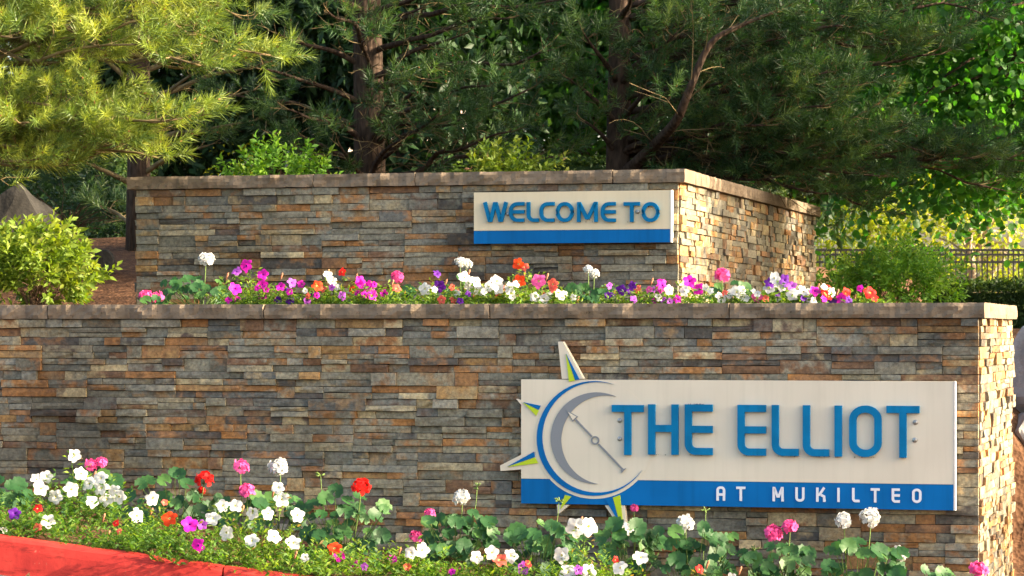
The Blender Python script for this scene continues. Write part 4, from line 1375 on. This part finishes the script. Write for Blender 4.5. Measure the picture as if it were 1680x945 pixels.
def peaked_boulder(name, label, base, w, d, h):
    """wedge-shaped rock with one sharp ridge"""
    import bmesh
    bm = bmesh.new()
    pts = [(-.62 * w, -.5 * d, -.25), (.55 * w, -.45 * d, -.25), (.62 * w, .5 * d, -.25), (-.6 * w, .5 * d, -.25), (-.24 * w, -.16 * d, h * .80), (.02 * w, -.08 * d, h), (.24 * w, .20 * d, h * .80), (-.5 * w, .0, h * .55), (.38 * w, -.30 * d, h * .42), (.5 * w, .3 * d, h * .45), (-.2 * w, -.45 * d, h * .4)]
    vs_ = [bm.verts.new(p) for p in pts]
    bmesh.ops.convex_hull(bm, input=vs_)
    bmesh.ops.subdivide_edges(bm, edges=bm.edges[:], cuts=5, use_grid_fill=True)
    bmesh.ops.triangulate(bm, faces=bm.faces[:])
    for v in bm.verts:
        v.co += Vector((noise.noise(v.co * 3), noise.noise(v.co * 3 + Vector((9, 0, 0))), noise.noise(v.co * 3 + Vector((0, 9, 0))))) * .035 + Vector((noise.noise(v.co * 11), 0, noise.noise(v.co * 11 + Vector((0, 9, 0))))) * .012
    me = bpy.data.meshes.new(name); bm.to_mesh(me); bm.free()
    o = link(name, me, None, M['rock'], loc=base)
    return tag(o, label, 'boulder')
pb = at(30, 400, 20.4)
peaked_boulder('boulder', 'large peaked boulder, coloured dark as shaded, under the pine boughs behind the lime shrub', (pb.x, pb.y, gz(pb.x, pb.y)), .80, .6, 2.56 - gz(pb.x, pb.y))
sb_ = at(172, 415, 20.6)
boulder('boulder', 'small rounded grey boulder on the mulch between lime shrub and wall end', (sb_.x, sb_.y, gz(sb_.x, sb_.y) + .06), (.10, .12, .13), 3)
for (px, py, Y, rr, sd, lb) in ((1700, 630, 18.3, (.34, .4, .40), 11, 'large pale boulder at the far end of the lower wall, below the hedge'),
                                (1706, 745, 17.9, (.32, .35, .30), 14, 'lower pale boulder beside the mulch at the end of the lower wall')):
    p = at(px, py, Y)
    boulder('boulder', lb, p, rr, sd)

# bark chips lying on the slope left of the upper wall and at the right corner
def chips(name, label, spots):
    V, F, r = [], [], []
    P, D = [], []
    for (u, v) in spots:
        w = uv2w(u, v); P.append((w.x, w.y, gz(w.x, w.y) + .012 + random.uniform(0, .012)))
    P = np.array(P); n = len(P)
    D = rand_dirs(n) * np.array([1, 1, .25])
    o = leaves_mesh(name, M['chips'], None, P, D, rng.uniform(.02, .07, n), rng.random(n), leaf_template(.35, .3, .1, 1))
    tag(o, label, 'mulch')
sp = [(random.uniform(-7.0, -5.7), random.uniform(1.9, 6.0)) for _ in range(2600)] + [(random.uniform(.05, 1.0), random.uniform(-.6, 2.0)) for _ in range(1200)]
chips('bark_chips', 'reddish brown bark chips strewn over the bare soil', sp)

# ------------------------------------------------------------------ iron fence
M['iron'] = plain('black_iron', (.012, .012, .013), .45, .4, .2, 20)
fx0, fx1 = (1290 - 840) / FPX * Yf, (1760 - 840) / FPX * Yf
fz1 = EYE + (540 - 408.5) / FPX * Yf
fz0 = fz1 - 1.35
fence = empty('iron_fence', (fx0, Yf, fz0)); tag(fence, 'black iron railing fence with thin upright pickets beyond the green shrub', 'fence')
for dz in (1.335, 1.265, 1.155, .12):
    b = MB(); b.box(0, fx1 - fx0, -.018, .018, dz - .017, dz + .017); b.build('rail', M['iron'], fence)
pk = MB(); pk.box(-.0095, .0095, -.0095, .0095, 0, 1.33)
p0 = pk.build('picket', M['iron'], fence)
npk = int((fx1 - fx0) / .078)
p0.location = (.03, .0, 0)
for k in range(1, npk):
    c = p0.copy(); COL.objects.link(c); c.location = (.03 + k * .078, 0.0, 0)
for k in range(0, 3):
    b = MB(); b.box(-.032, .032, -.032, .032, -.4, 1.40); b.box(-.04, .04, -.04, .04, 1.4005, 1.43)
    o = b.build('post', M['iron'], fence); o.location = (.069 + k * 1.95, -.03, 0)

# ------------------------------------------------------------------ pale house far behind the pines
M['siding'] = plain('house_siding', (.60, .50, .44), .8, .2, .06, 2)
M['roof'] = plain('house_roof', (.10, .085, .075), .9, .1, .3, 8)
M['trim'] = plain('house_trim', (.80, .79, .76), .7, .2, .03, 3)
M['pane'] = plain('window_pane', (.10, .12, .13), .08, .6, .1, 3)
hx0, hx1 = at(300, 300, 62).x, at(470, 300, 62).x
hgz = gz(hx0, 62)
house = empty('pale_house', (hx0, 62, hgz), R(-28)); tag(house, 'pale house with white window trim glimpsed through the gap under the pines', 'house')
hw = hx1 - hx0 + 1.6
b = MB(); b.box(0, hw, 0, 6, -.5, 5.2); b.build('wall', M['siding'], house)
b = MB(); prism(b, [(-.4, 5.2), (hw + .4, 5.2), (hw / 2, 7.4)], -.4, 6.4); b.build('roof', M['roof'], house)
for k in range(16):
    b = MB(); b.box(-.012, hw + .012, -.022, -.004, .1 + k * .32, .1 + k * .32 + .30)
    b.build('siding_board', M['siding'], house)
for (wx, wz) in ((.5, 2.6), (2.0, 2.6)):
    f = MB(); f.box(wx, wx + 1.0, -.07, -.03, wz, wz + 1.5); fo = f.build('window', M['trim'], house)
    for ax in (0, 1):
        for az_ in (0, 1):
            g_ = MB(); g_.box(wx + .08 + ax * .44, wx + .08 + ax * .44 + .40, -.076, -.071, wz + .08 + az_ * .69, wz + .08 + az_ * .69 + .65); g_.build('pane', M['pane'], fo)

# ------------------------------------------------------------------ flowers
def petunia_mesh(col, k):
    """ruffled five-lobed trumpet facing +z, unit diameter"""
    rs = random.Random(k * 31 + len(col))
    n = 20
    b = MB()
    rings = [(.03, -.12), (.075, -.045), (.27, .0), (.47, .015)]
    ph = rs.uniform(0, 6)
    vsl = []
    for ri, (r, z) in enumerate(rings):
        for i in range(n):
            a = 2 * math.pi * i / n
            lobe = .5 + .5 * math.cos(5 * a)
            rr = r * (1 + (.30 * lobe ** .6 - .20) * (ri == 3) + .05 * (ri == 2) * lobe + rs.uniform(-.05, .05) * (ri == 3))
            zz = z + (ri == 3) * (.09 * math.sin(2 * a + ph) + .05 * math.sin(7 * a + ph * 2) - .07 * lobe + rs.uniform(-.03, .03)) + (ri == 2) * .02 * math.cos(5 * a)
            vsl.append((rr * math.cos(a), rr * math.sin(a), zz))
    fsl = []
    b.add(vsl, [])
    for ri in range(3):
        for i in range(n):
            f = [ri * n + i, ri * n + (i + 1) % n, (ri + 1) * n + (i + 1) % n, (ri + 1) * n + i]
            b.f.append(f); b.m.append(1 if ri == 0 else 0); b.r.append(rs.random() * .4 + .3 + .3 * (ri == 2))
    b.f.append(list(range(n))); b.m.append(1); b.r.append(.5)
    # calyx tube behind
    base = len(b.v)
    for (r, z) in ((.05, -.17), (.03, -.42)):
        for i in range(6):
            a = 2 * math.pi * i / 6
            b.v.append((r * math.cos(a), r * math.sin(a), z))
    for i in range(6):
        b.f.append([base + i, base + (i + 1) % 6, base + 6 + (i + 1) % 6, base + 6 + i]); b.m.append(2); b.r.append(.5)
    me = bpy.data.meshes.new('petunia_bloom')
    me.from_pydata(b.v, [], b.f)
    dark = PET['purple'] if col in ('magenta', 'violet', 'purple') else THROAT
    for m in (PET[col], dark, M['stem']): me.materials.append(m)
    me.polygons.foreach_set('material_index', b.m)
    me.polygons.foreach_set('use_smooth', [True] * len(b.f))
    at_ = me.attributes.new('rnd', 'FLOAT', 'FACE'); at_.data.foreach_set('value', b.r)
    return me

def geranium_mesh(col, k):
    """rounded umbel of five-petalled florets, unit diameter, dome towards +z"""
    rs = random.Random(k * 17 + len(col))
    b = MB()
    nf = 17
    for i in range(nf):
        t = (i + .5) / nf
        zc = 1 - 1.25 * t
        az = i * 2.39996
        rr = math.sqrt(max(0, 1 - zc * zc))
        d = Vector((rr * math.cos(az), rr * math.sin(az), zc)).normalized()
        d = (d + Vector((rs.uniform(-.2, .2), rs.uniform(-.2, .2), rs.uniform(-.1, .2)))).normalized()
        c = Vector((d.x, d.y, d.z * .60)) * .36 * rs.uniform(.72, 1.15)
        if rs.random() < .14: continue
        a = d.orthogonal().normalized(); e = d.cross(a)
        for p in range(5):
            w = 2 * math.pi * p / 5 + rs.uniform(-.25, .25) + i
            q = a * math.cos(w) + e * math.sin(w); s = d.cross(q)
            ln = .23 * rs.uniform(.8, 1.2); wd = .10
            cup = rs.uniform(.01, .06)
            v0 = c; v1 = c + q * ln * .55 + s * wd + d * (cup * .6); v2 = c + q * ln + s * wd * .55 + d * cup; v3 = c + q * ln - s * wd * .55 + d * cup * .9; v4 = c + q * ln * .55 - s * wd + d * cup * .6
            b.add([v0, v1, v2, v3, v4], [(0, 1, 2, 3, 4)], 0, rs.random())
        b.tube([Vector((0, 0, -.30)), c * .98], [.012, .008], 3, 1, cap=False)
    me = bpy.data.meshes.new('geranium_head')
    me.from_pydata(b.v, [], b.f)
    for m in (PET[col], M['stem']): me.materials.append(m)
    me.polygons.foreach_set('material_index', b.m)
    at_ = me.attributes.new('rnd', 'FLOAT', 'FACE'); at_.data.foreach_set('value', b.r)
    return me

def geranium_leaf_mesh(k):
    rs = random.Random(k * 5 + 1)
    n = 20
    b = MB()
    ph = rs.uniform(0, 6)
    vsl = [(0, 0, -.05)]
    for ri, (r, z) in enumerate(((.27, .035), (.5, .03))):
        for i in range(n):
            a = -math.pi / 2 + .28 + (2 * math.pi - .56) * i / (n - 1)
            sc = 1 + (ri == 1) * (.05 * math.cos(i * math.pi) + .06 * math.cos(7 * a / 1.0)) + rs.uniform(-.02, .02)
            zz = z + (ri == 1) * (.06 * math.sin(2 * a + ph) + .025 * math.cos(i * math.pi) + .03) + .012 * math.cos(i * math.pi) * (ri == 0)
            vsl.append((r * sc * math.cos(a), r * sc * math.sin(a), zz))
    fsl = [(0, 1 + i, 2 + i) for i in range(n - 1)] + [(1 + i, 1 + n + i, 2 + n + i, 2 + i) for i in range(n - 1)]
    b.add(vsl, fsl, 0, rs.random())
    me = bpy.data.meshes.new('geranium_leaf')
    me.from_pydata(b.v, [], b.f)
    me.materials.append(M['gerleaf'])
    me.polygons.foreach_set('use_smooth', [True] * len(b.f))
    at_ = me.attributes.new('rnd', 'FLOAT', 'FACE'); at_.data.foreach_set('value', [min(1, b.r[0])] * len(b.f))
    return me

PETM = {c: [petunia_mesh(c, k) for k in range(3)] for c in PET}
GERM = {c: [geranium_mesh(c, k) for k in range(3)] for c in ('white', 'pink', 'red')}
GLEAF = [geranium_leaf_mesh(k) for k in range(7)]

def aim(d, spin=0.0):
    return (Vector(d).normalized().to_track_quat('Z', 'Y') @ Matrix.Rotation(spin, 4, 'Z').to_quaternion()).to_euler()

def petunia(label, px, v, blooms, z0=None, width=.20, n_leaf=420, height=None, lime=0.0, group='petunias'):
    """a petunia plant at photo column px, v metres behind the lower wall face; blooms = (px, py, colour, size)"""
    Y = yplane(px, v)
    x = (px - 840) / FPX * Y
    zb = gz(x, Y) if z0 is None else z0
    root = empty('petunia_plant', (x, Y, zb)); tag(root, label, 'flower', group)
    bs = Vector((x, Y, zb))
    st = MB()
    P, D = [], []
    blooms = list(blooms)
    if z0 is not None:      # the upper bed carries more, smaller blooms between the large ones
        for k in range(5):
            b_ = random.choice(blooms)
            blooms.append((px + random.uniform(-48, 48), random.uniform(466, 495), b_[2], random.uniform(.040, .062)))
    for (bx, by, col, size) in blooms:
        Yb = Y - random.uniform(.10, .24)
        p = at(bx, by, Yb)
        d = Vector((random.uniform(-.7, .9), -1.0, random.uniform(-.15, .8)))
        link('bloom', random.choice(PETM[col]), root, loc=p - bs, rot=aim(d, random.uniform(0, 6)), scale=(size * .92,) * 3)
        back_ = p - d.normalized() * size * .42
        s = bs + Vector((random.uniform(-.04, .04), random.uniform(-.04, .04), .01))
        s.x += (back_.x - s.x) * .45
        pts = [q for q in bez(s, s.lerp(back_, .4) + Vector((0, 0, .02)), back_ - Vector((0, 0, .05)), back_, 6)]
        st.tube([q - bs for q in pts], [.0028, .0027, .0025, .0023, .002, .0018, .0016], 4, cap=False)
        m = 34
        for k in range(m):
            t = random.uniform(.15, .97)
            i = min(5, int(t * 6)); q = pts[i].lerp(pts[i + 1], t * 6 - i)
            dd = Vector(rand_dirs(1)[0]); dd.z = dd.z * .5 + .35
            P.append(q - bs + dd * .012 + Vector((random.gauss(0, .018), random.gauss(0, .018), 0))); D.append(dd)
    h = height if height else max(.10, sum(EYE - (b_[1] - HORIZON) / FPX * Y - zb for b_ in blooms) / max(1, len(blooms)) * .8)
    # leafy mound of many short upright shoots
    ns = int(n_leaf * (1.35 if z0 is not None else 1.0)) // 9
    for k in range(ns):
        a = random.uniform(0, 2 * math.pi); r = math.sqrt(random.random())
        bx_, by_ = math.cos(a) * r * width, math.sin(a) * r * min(width, .22)
        top = h * (1.25 - .7 * r * r) * random.uniform(.35, 1.15)
        gr = Vector((bx_ * .4 + random.uniform(-.05, .05), by_ * .4 - .02, top))
        for j in range(9):
            t = random.uniform(.15, 1.0)
            q = Vector((bx_ * .8, by_ * .8, 0)) + gr * t
            aa = j * 2.4 + k
            D.append(Vector((math.cos(aa), math.sin(aa), .45 + .5 * t))); P.append(q)
    P = np.array([tuple(p) for p in P]); D = np.array([tuple(d) for d in D])
    rn = np.clip(rng.uniform(0, .62, len(P)) + .45 * (P[:, 2] / max(.1, h)) * rng.random(len(P)) + lime, 0, 1)
    leaves_mesh('foliage', M['petleaf'], root, P, D, rng.uniform(.017, .042, len(P)), rn, leaf_template(.36, .2, .25, 2))
    tag(st.build('stems', M['stem'], root), kind='stuff')
    # a few spent, curled buds
    for k in range(max(1, len(blooms) // 4)):
        b_ = random.choice(blooms)
        p = at(b_[0] + random.uniform(-22, 22), b_[1] + random.uniform(-6, 16), Y - .05) - bs
        bb = MB(); bb.tube([p, p + Vector((.004, 0, .02)), p + Vector((.01, -.004, .036)), p + Vector((.014, -.006, .044))], [.003, .006, .007, .002], 6, cap=True)
        bb.build('spent_bud', M['spent'], root, smooth=True)
    return root
M['spent'] = plain('spent_petal', (.34, .15, .085), .8, .15, .3, 40)

def geranium(label, px, v, leaves, heads=(), buds=(), z0=None, lsize=.088, cat='flower', group='geraniums'):
    """geranium with leaves spread over a photo box (x0, x1, y0, y1, count); heads = (px, py, colour, diameter)"""
    Y = yplane(px, v)
    x = (px - 840) / FPX * Y
    zb = gz(x, Y) if z0 is None else z0
    root = empty('geranium_plant', (x, Y, zb)); tag(root, label, cat, group)
    bs = Vector((x, Y, zb))
    st = MB()
    x0, x1, y0, y1, n = leaves
    n = int(n * 1.45)
    for k in range(n):
        fx = (k + random.random()) / n
        fx = (fx * 7.13 + k * .618) % 1.0
        px_ = x0 + (x1 - x0) * fx
        e = abs(fx - .5) * 2
        py_ = y0 + (y1 - y0) * (random.random() * (1 - .25 * e) + .25 * e)
        dep = random.uniform(-.16, .12)
        p = at(px_, py_, Y + dep)
        if p.z < zb + .02: p.z = zb + random.uniform(.02, .08)
        out_ = Vector((p.x - x, dep, 0))
        d = Vector((out_.x * 1.6 + random.uniform(-.35, .45), -.75 + dep * 1.2 + random.uniform(-.3, .3), random.uniform(.35, 1.1)))
        sz = lsize * random.uniform(.6, 1.18)
        link('leaf', GLEAF[k % 7], root, loc=p - bs, rot=aim(d, random.uniform(-.9, .9)), scale=(sz,) * 3)
        s = bs + Vector((random.uniform(-.05, .05), random.uniform(-.03, .03), random.uniform(.0, .08)))
        s.x += (p.x - s.x) * .35
        st.tube([q - bs for q in bez(s, s + Vector((0, 0, .06)), p - Vector((0, -.03, .05)), p, 5)], [.0034, .003, .0027, .0024, .0022, .0018], 4, cap=False)
    for (hx, hy, col, dia) in heads:
        p = at(hx, hy, Y + random.uniform(-.08, .02))
        d = Vector((random.uniform(-.2, .35), -.55, random.uniform(.5, .9)))
        link('flower_head', random.choice(GERM[col]), root, loc=p - bs, rot=aim(d, random.uniform(0, 6)), scale=(dia,) * 3)
        nk = p - d.normalized() * dia * .28
        s = bs + Vector(((p.x - x) * .6, 0, .05))
        st.tube([q - bs for q in bez(s, s + Vector((0, 0, .1)), nk - Vector((0, 0, .10)), nk, 6)], [.0042, .004, .0038, .0036, .0034, .0032, .003], 5, cap=False)
    for (hx, hy) in buds:
        p = at(hx, hy, Y)
        s = bs + Vector(((p.x - x) * .6, 0, .05))
        st.tube([q - bs for q in bez(s, s + Vector((0, 0, .1)), p - Vector((0, 0, .10)), p, 5)], [.0036, .0034, .003, .0028, .0026, .0024], 5, cap=False)
        bb = MB()
        for j in range(8):
            d = Vector(rand_dirs(1)[0]); d.z = d.z * .7 + .2
            q = p - bs + d * .018
            bb.tube([p - bs, q, q + d * .006, q + d * .011], [.0015, .004, .004, .001], 5)
        bb.build('bud_cluster', M['stem'], root)
    tag(st.build('stems', M['stem'], root), kind='stuff')
    return root

W_ = .092
# ---- low leafy petunias that fill the strip behind the kerb
# ---- front bed, geraniums against the wall
geranium('dark leafy geranium without flowers at the left end of the front bed', 12, -.75, (-35, 48, 782, 850, 16))
geranium('geranium with one pink head standing behind the tall white petunia', 158, -.55, (95, 200, 770, 850, 16), [(150, 763, 'pink', .085), (165, 760, 'pink', .085)])
geranium('broad dark-leaved geranium with one scarlet head, left of the two pink heads', 285, -.75, (205, 370, 775, 870, 34), [(336, 787, 'red', .12), (331, 804, 'red', .05)])
geranium('geranium with two pink heads one above the other', 402, -.80, (365, 435, 805, 868, 14), [(397, 766, 'pink', .105), (405, 806, 'pink', .11)])
geranium('geranium with a single tall white head left of the scarlet wall geranium', 458, -.65, (430, 500, 800, 862, 14), [(457, 767, 'white', .125)])
geranium('large geranium with one scarlet head standing alone before the wall', 560, -.75, (492, 630, 800, 918, 40), [(593, 798, 'red', .115)], [(526, 780)])
geranium('geranium with two small pink heads and one white head, left of the big sign', 745, -.70, (692, 812, 832, 925, 34), [(705, 843, 'pink', .075), (683, 880, 'pink', .085), (757, 815, 'white', .105)], [(783, 799)])
geranium('flowerless geranium with curled light leaf edges below the compass emblem', 880, -.70, (832, 955, 838, 940, 34), [], [(917, 822)])
geranium('geranium with one white head directly below the tip of the compass emblem', 1030, -.60, (985, 1085, 848, 940, 24), [(1025, 868, 'white', .10)])
geranium('geranium with one white head and reddish buds below the letters of the blue stripe', 1140, -.60, (1090, 1205, 858, 945, 28), [(1124, 858, 'white', .115)], [(1158, 838), (1182, 920)])
geranium('geranium with a large bright pink double head under the big sign', 1272, -.60, (1215, 1330, 892, 950, 24), [(1270, 876, 'pink', .12), (1296, 863, 'pink', .10)], [(1238, 902)])
geranium('geranium with two tall white heads side by side under the end of the big sign', 1405, -.60, (1345, 1480, 888, 960, 26), [(1384, 853, 'white', .105), (1428, 849, 'white', .13)])
geranium('geranium with one low white head near the corner of the lower wall', 1490, -.60, (1470, 1560, 925, 965, 14), [(1476, 909, 'white', .10)])
geranium('geranium with one bright pink head at the very corner of the lower wall', 1605, -.55, (1570, 1640, 955, 975, 8), [(1606, 934, 'pink', .11)])
geranium('geranium hidden behind the compass tip, only pink petals showing under the big sign', 1045, -.14, (1000, 1080, 850, 900, 8), [(1040, 834, 'pink', .055)], lsize=.06)

# ---- front bed, petunias along the kerb
def Wt(*pts): return [(a, b_, 'white', random.uniform(.074, .096)) for a, b_ in pts]
petunia('tall mass of white petunias nearest the left picture edge', 120, -1.25, Wt((122, 748), (133, 777), (60, 786), (76, 782), (67, 801), (91, 815), (117, 803), (146, 793), (165, 784), (166, 800), (187, 805), (151, 823), (175, 819), (195, 815)), width=.30, n_leaf=1100, height=.27)
petunia('low petunia with coral and dark purple blooms at the kerb below the tall white ones', 50, -1.75, [(79, 855, 'white', .085), (61, 866, 'coral', .06), (62, 834, 'red', .055), (24, 842, 'purple', .075)], width=.28, n_leaf=900, height=.13)
petunia('petunia with two lone white blooms in front of the dark geranium leaves', 232, -1.35, Wt((225, 846), (250, 818)), width=.18, n_leaf=500, height=.16)
petunia('petunia with orange-red blooms and withered buds at the kerb', 268, -1.55, [(278, 850, 'orange', .095), (190, 858, 'red', .045), (270, 824, 'coral', .04)], width=.26, n_leaf=900, height=.16)
petunia('petunia with two magenta blooms low at the kerb', 320, -1.75, [(311, 860, 'magenta', .095), (325, 895, 'magenta', .085), (332, 861, 'violet', .06)], width=.22, n_leaf=800, height=.13)
petunia('broad mass of white petunias with lime foliage at the end of the visible kerb', 420, -1.45, Wt((365, 830), (386, 829), (349, 850), (371, 874), (414, 842), (440, 843), (488, 845), (413, 887), (450, 880), (481, 890), (462, 819), (456, 800)), width=.30, n_leaf=1300, height=.20, lime=.12)
petunia('low petunia with one orange and a few magenta blooms below the scarlet geranium', 560, -1.35, [(549, 899, 'orange', .085), (556, 912, 'magenta', .075), (583, 929, 'magenta', .07), (598, 930, 'violet', .05), (525, 938, 'violet', .045)], width=.34, n_leaf=1300, height=.16, lime=.1)
petunia('petunia with a pair of white blooms left of the white geranium', 676, -1.15, Wt((674, 907), (693, 903)) + [(644, 916, 'magenta', .06), (668, 930, 'coral', .05)], width=.22, n_leaf=900, height=.16, lime=.1)
petunia('petunia mixing white, salmon and mauve blooms below the white geranium head', 822, -1.10, Wt((782, 914), (807, 907), (838, 912)) + [(820, 918, 'coral', .085), (858, 932, 'violet', .08), (867, 925, 'red', .045)], width=.28, n_leaf=1200, height=.13, lime=.1)
petunia('upright lime-leaved petunia with large white blooms below the compass emblem', 955, -1.05, [(944, 866, 'white', .12), (966, 864, 'white', .115), (921, 911, 'white', .10), (932, 938, 'white', .10), (949, 935, 'violet', .06), (966, 937, 'white', .09)], width=.20, n_leaf=1300, height=.26, lime=.18)
petunia('petunia with white blooms and thin red buds right of the lime-leaved petunia', 1030, -1.05, Wt((1051, 914), (1017, 931)) + [(1010, 918, 'red', .045)], width=.16, n_leaf=500, height=.12)
petunia('low petunia with one small red bloom under the blue stripe lettering', 1140, -1.0, [(1148, 934, 'red', .055)], width=.2, n_leaf=400, height=.06)
petunia('leafy petunia without open blooms at the bottom edge below the large sign', 1240, -1.0, [(1200, 948, 'white', .06)], width=.3, n_leaf=500, height=.03)

petunia('low leafy petunia with one small coral bloom at the kerb below the lone white blooms', 195, -1.72, [(196, 872, 'coral', .04)], width=.30, n_leaf=1000, height=.12)
petunia('leafy petunia with a small white bloom behind the kerb between magenta and orange blooms', 480, -1.62, [(500, 915, 'white', .05)], width=.34, n_leaf=1200, height=.12, lime=.1)
petunia('leafy petunia with one tiny magenta bloom in the front bed before the mixed salmon blooms', 750, -1.2, [(742, 938, 'magenta', .045)], width=.32, n_leaf=1100, height=.10, lime=.1)
petunia('leafy petunia at the left end of the kerb with one small white bloom', -5, -1.7, [(6, 868, 'white', .05)], width=.28, n_leaf=900, height=.15)
# ---- upper bed between the walls
ZS = 1.57
geranium('upper-bed geranium with a single white head nearest the open end of the upper wall', 325, .95, (268, 385, 452, 497, 26), [(338, 425, 'white', .115)], z0=ZS, lsize=.07)
geranium('upper-bed geranium with one frilly pale pink head resting on the cap', 248, .70, (232, 275, 487, 500, 6), [(240, 487, 'pink', .10), (257, 488, 'pink', .095)], z0=ZS, lsize=.06)
petunia('upper-bed petunia with magenta trumpets next to the white geranium', 412, .85, [(404, 436, 'magenta', .095), (388, 445, 'violet', .07), (431, 450, 'magenta', .08), (386, 473, 'magenta', .095), (431, 467, 'magenta', .075), (430, 484, 'magenta', .09)], z0=ZS, width=.22, n_leaf=1100, height=.20, lime=.12)
petunia('upper-bed petunia with small mauve and dark purple blooms', 482, .80, [(460, 470, 'magenta', .065), (479, 464, 'violet', .07), (494, 466, 'magenta', .055), (475, 479, 'magenta', .05), (476, 493, 'purple', .06), (506, 491, 'purple', .06)], z0=ZS, width=.2, n_leaf=800, height=.14, lime=.15)
petunia('upper-bed petunia with orange-red and white blooms', 540, .85, [(521, 469, 'orange', .08), (530, 473, 'coral', .06), (538, 452, 'white', .075), (546, 462, 'white', .07), (561, 446, 'red', .06), (562, 486, 'violet', .065)], z0=ZS, width=.2, n_leaf=800, height=.15, lime=.15)
petunia('upper-bed petunia with drooping magenta trumpets left of the pink geranium head', 604, .80, [(591, 461, 'magenta', .075), (604, 470, 'magenta', .085), (612, 484, 'magenta', .08), (598, 483, 'magenta', .05)], z0=ZS, width=.22, n_leaf=900, height=.17, lime=.18)
geranium('upper-bed geranium with a rosy pink head among lime foliage', 652, .95, (630, 680, 465, 495, 9), [(652, 454, 'pink', .10)], z0=ZS, lsize=.06)
petunia('upper-bed petunia with white and dark purple blooms right of the pink geranium head', 705, .80, [(697, 474, 'white', .085), (721, 470, 'purple', .085), (717, 449, 'purple', .06), (651, 473, 'coral', .065)], z0=ZS, width=.26, n_leaf=1000, height=.15, lime=.15)
geranium('upper-bed geranium with a white head left below the welcome sign', 758, 1.0, (725, 790, 455, 495, 12), [(755, 430, 'white', .08), (766, 432, 'white', .075)], z0=ZS, lsize=.06)
petunia('upper-bed mass of white petunias below the welcome sign', 795, .80, Wt((762, 455), (780, 462), (786, 476), (802, 470), (815, 461), (817, 473), (835, 471), (838, 481)) + [(769, 482, 'purple', .05), (755, 494, 'purple', .05)], z0=ZS, width=.26, n_leaf=1100, height=.14, lime=.15)
petunia('upper-bed petunia with tall orange-red blooms under the welcome letters', 855, .90, [(850, 433, 'orange', .085), (861, 438, 'coral', .06), (852, 461, 'orange', .085)], z0=ZS, width=.16, n_leaf=700, height=.20, lime=.15)
petunia('upper-bed petunia with pink and coral blooms and dry buds right of the orange ones', 895, .80, [(884, 461, 'pink', .10), (907, 466, 'coral', .075), (877, 487, 'white', .07), (892, 490, 'white', .075), (900, 484, 'white', .07), (916, 481, 'white', .065)], z0=ZS, width=.22, n_leaf=900, height=.14, lime=.15)
geranium('upper-bed geranium with one white head under the right half of the welcome sign', 968, .95, (932, 1010, 464, 496, 20), [(965, 442, 'white', .07), (975, 449, 'white', .075)], z0=ZS, lsize=.075)
petunia('upper-bed petunia with dark purple and salmon blooms before the wall corner', 1045, .80, [(1019, 476, 'purple', .075), (1040, 491, 'violet', .055), (1045, 473, 'coral', .06), (1034, 478, 'purple', .05), (1065, 475, 'pink', .05)], z0=ZS, width=.22, n_leaf=900, height=.13, lime=.12)
petunia('upper-bed petunia with magenta blooms at the sunlit corner of the upper wall', 1118, .80, [(1087, 468, 'magenta', .09), (1087, 491, 'violet', .05), (1098, 476, 'white', .07), (1131, 461, 'magenta', .09), (1147, 474, 'magenta', .09), (1123, 478, 'white', .07), (1112, 491, 'magenta', .06)], z0=ZS, width=.24, n_leaf=900, height=.15, lime=.08)
geranium('upper-bed geranium with one bright pink head before the side wing', 1190, .95, (1165, 1230, 462, 494, 14), [(1185, 451, 'pink', .115)], z0=ZS, lsize=.065)
petunia('upper-bed petunia with low white blooms below the pink head at the side wing', 1205, .70, Wt((1183, 488), (1197, 481), (1209, 479), (1221, 487)) + [(1242, 488, 'pink', .075), (1256, 490, 'coral', .05)], z0=ZS, width=.22, n_leaf=700, height=.10, lime=.1)
petunia('upper-bed petunia heaping white and purple blooms before the side wing', 1275, .80, Wt((1270, 456), (1262, 472), (1280, 470)) + [(1288, 460, 'purple', .085), (1263, 464, 'purple', .075), (1299, 469, 'violet', .07)], z0=ZS, width=.18, n_leaf=700, height=.16, lime=.08)
petunia('upper-bed petunia with white and magenta blooms near the far end of the side wing', 1325, .75, Wt((1300, 484), (1319, 478), (1328, 485)) + [(1337, 477, 'magenta', .075), (1318, 489, 'purple', .05)], z0=ZS, width=.2, n_leaf=700, height=.12, lime=.08)
petunia('last upper-bed petunia with red, magenta and purple blooms before the green shrub', 1400, .75, [(1364, 480, 'white', .07), (1366, 491, 'purple', .07), (1380, 490, 'magenta', .075), (1388, 481, 'red', .08), (1428, 480, 'red', .09), (1434, 488, 'red', .06), (1352, 490, 'magenta', .05)], z0=ZS, width=.26, n_leaf=800, height=.10)
print('objects', len(bpy.data.objects), 'tris', sum(len(o.data.polygons) for o in bpy.data.objects if o.type == 'MESH'))
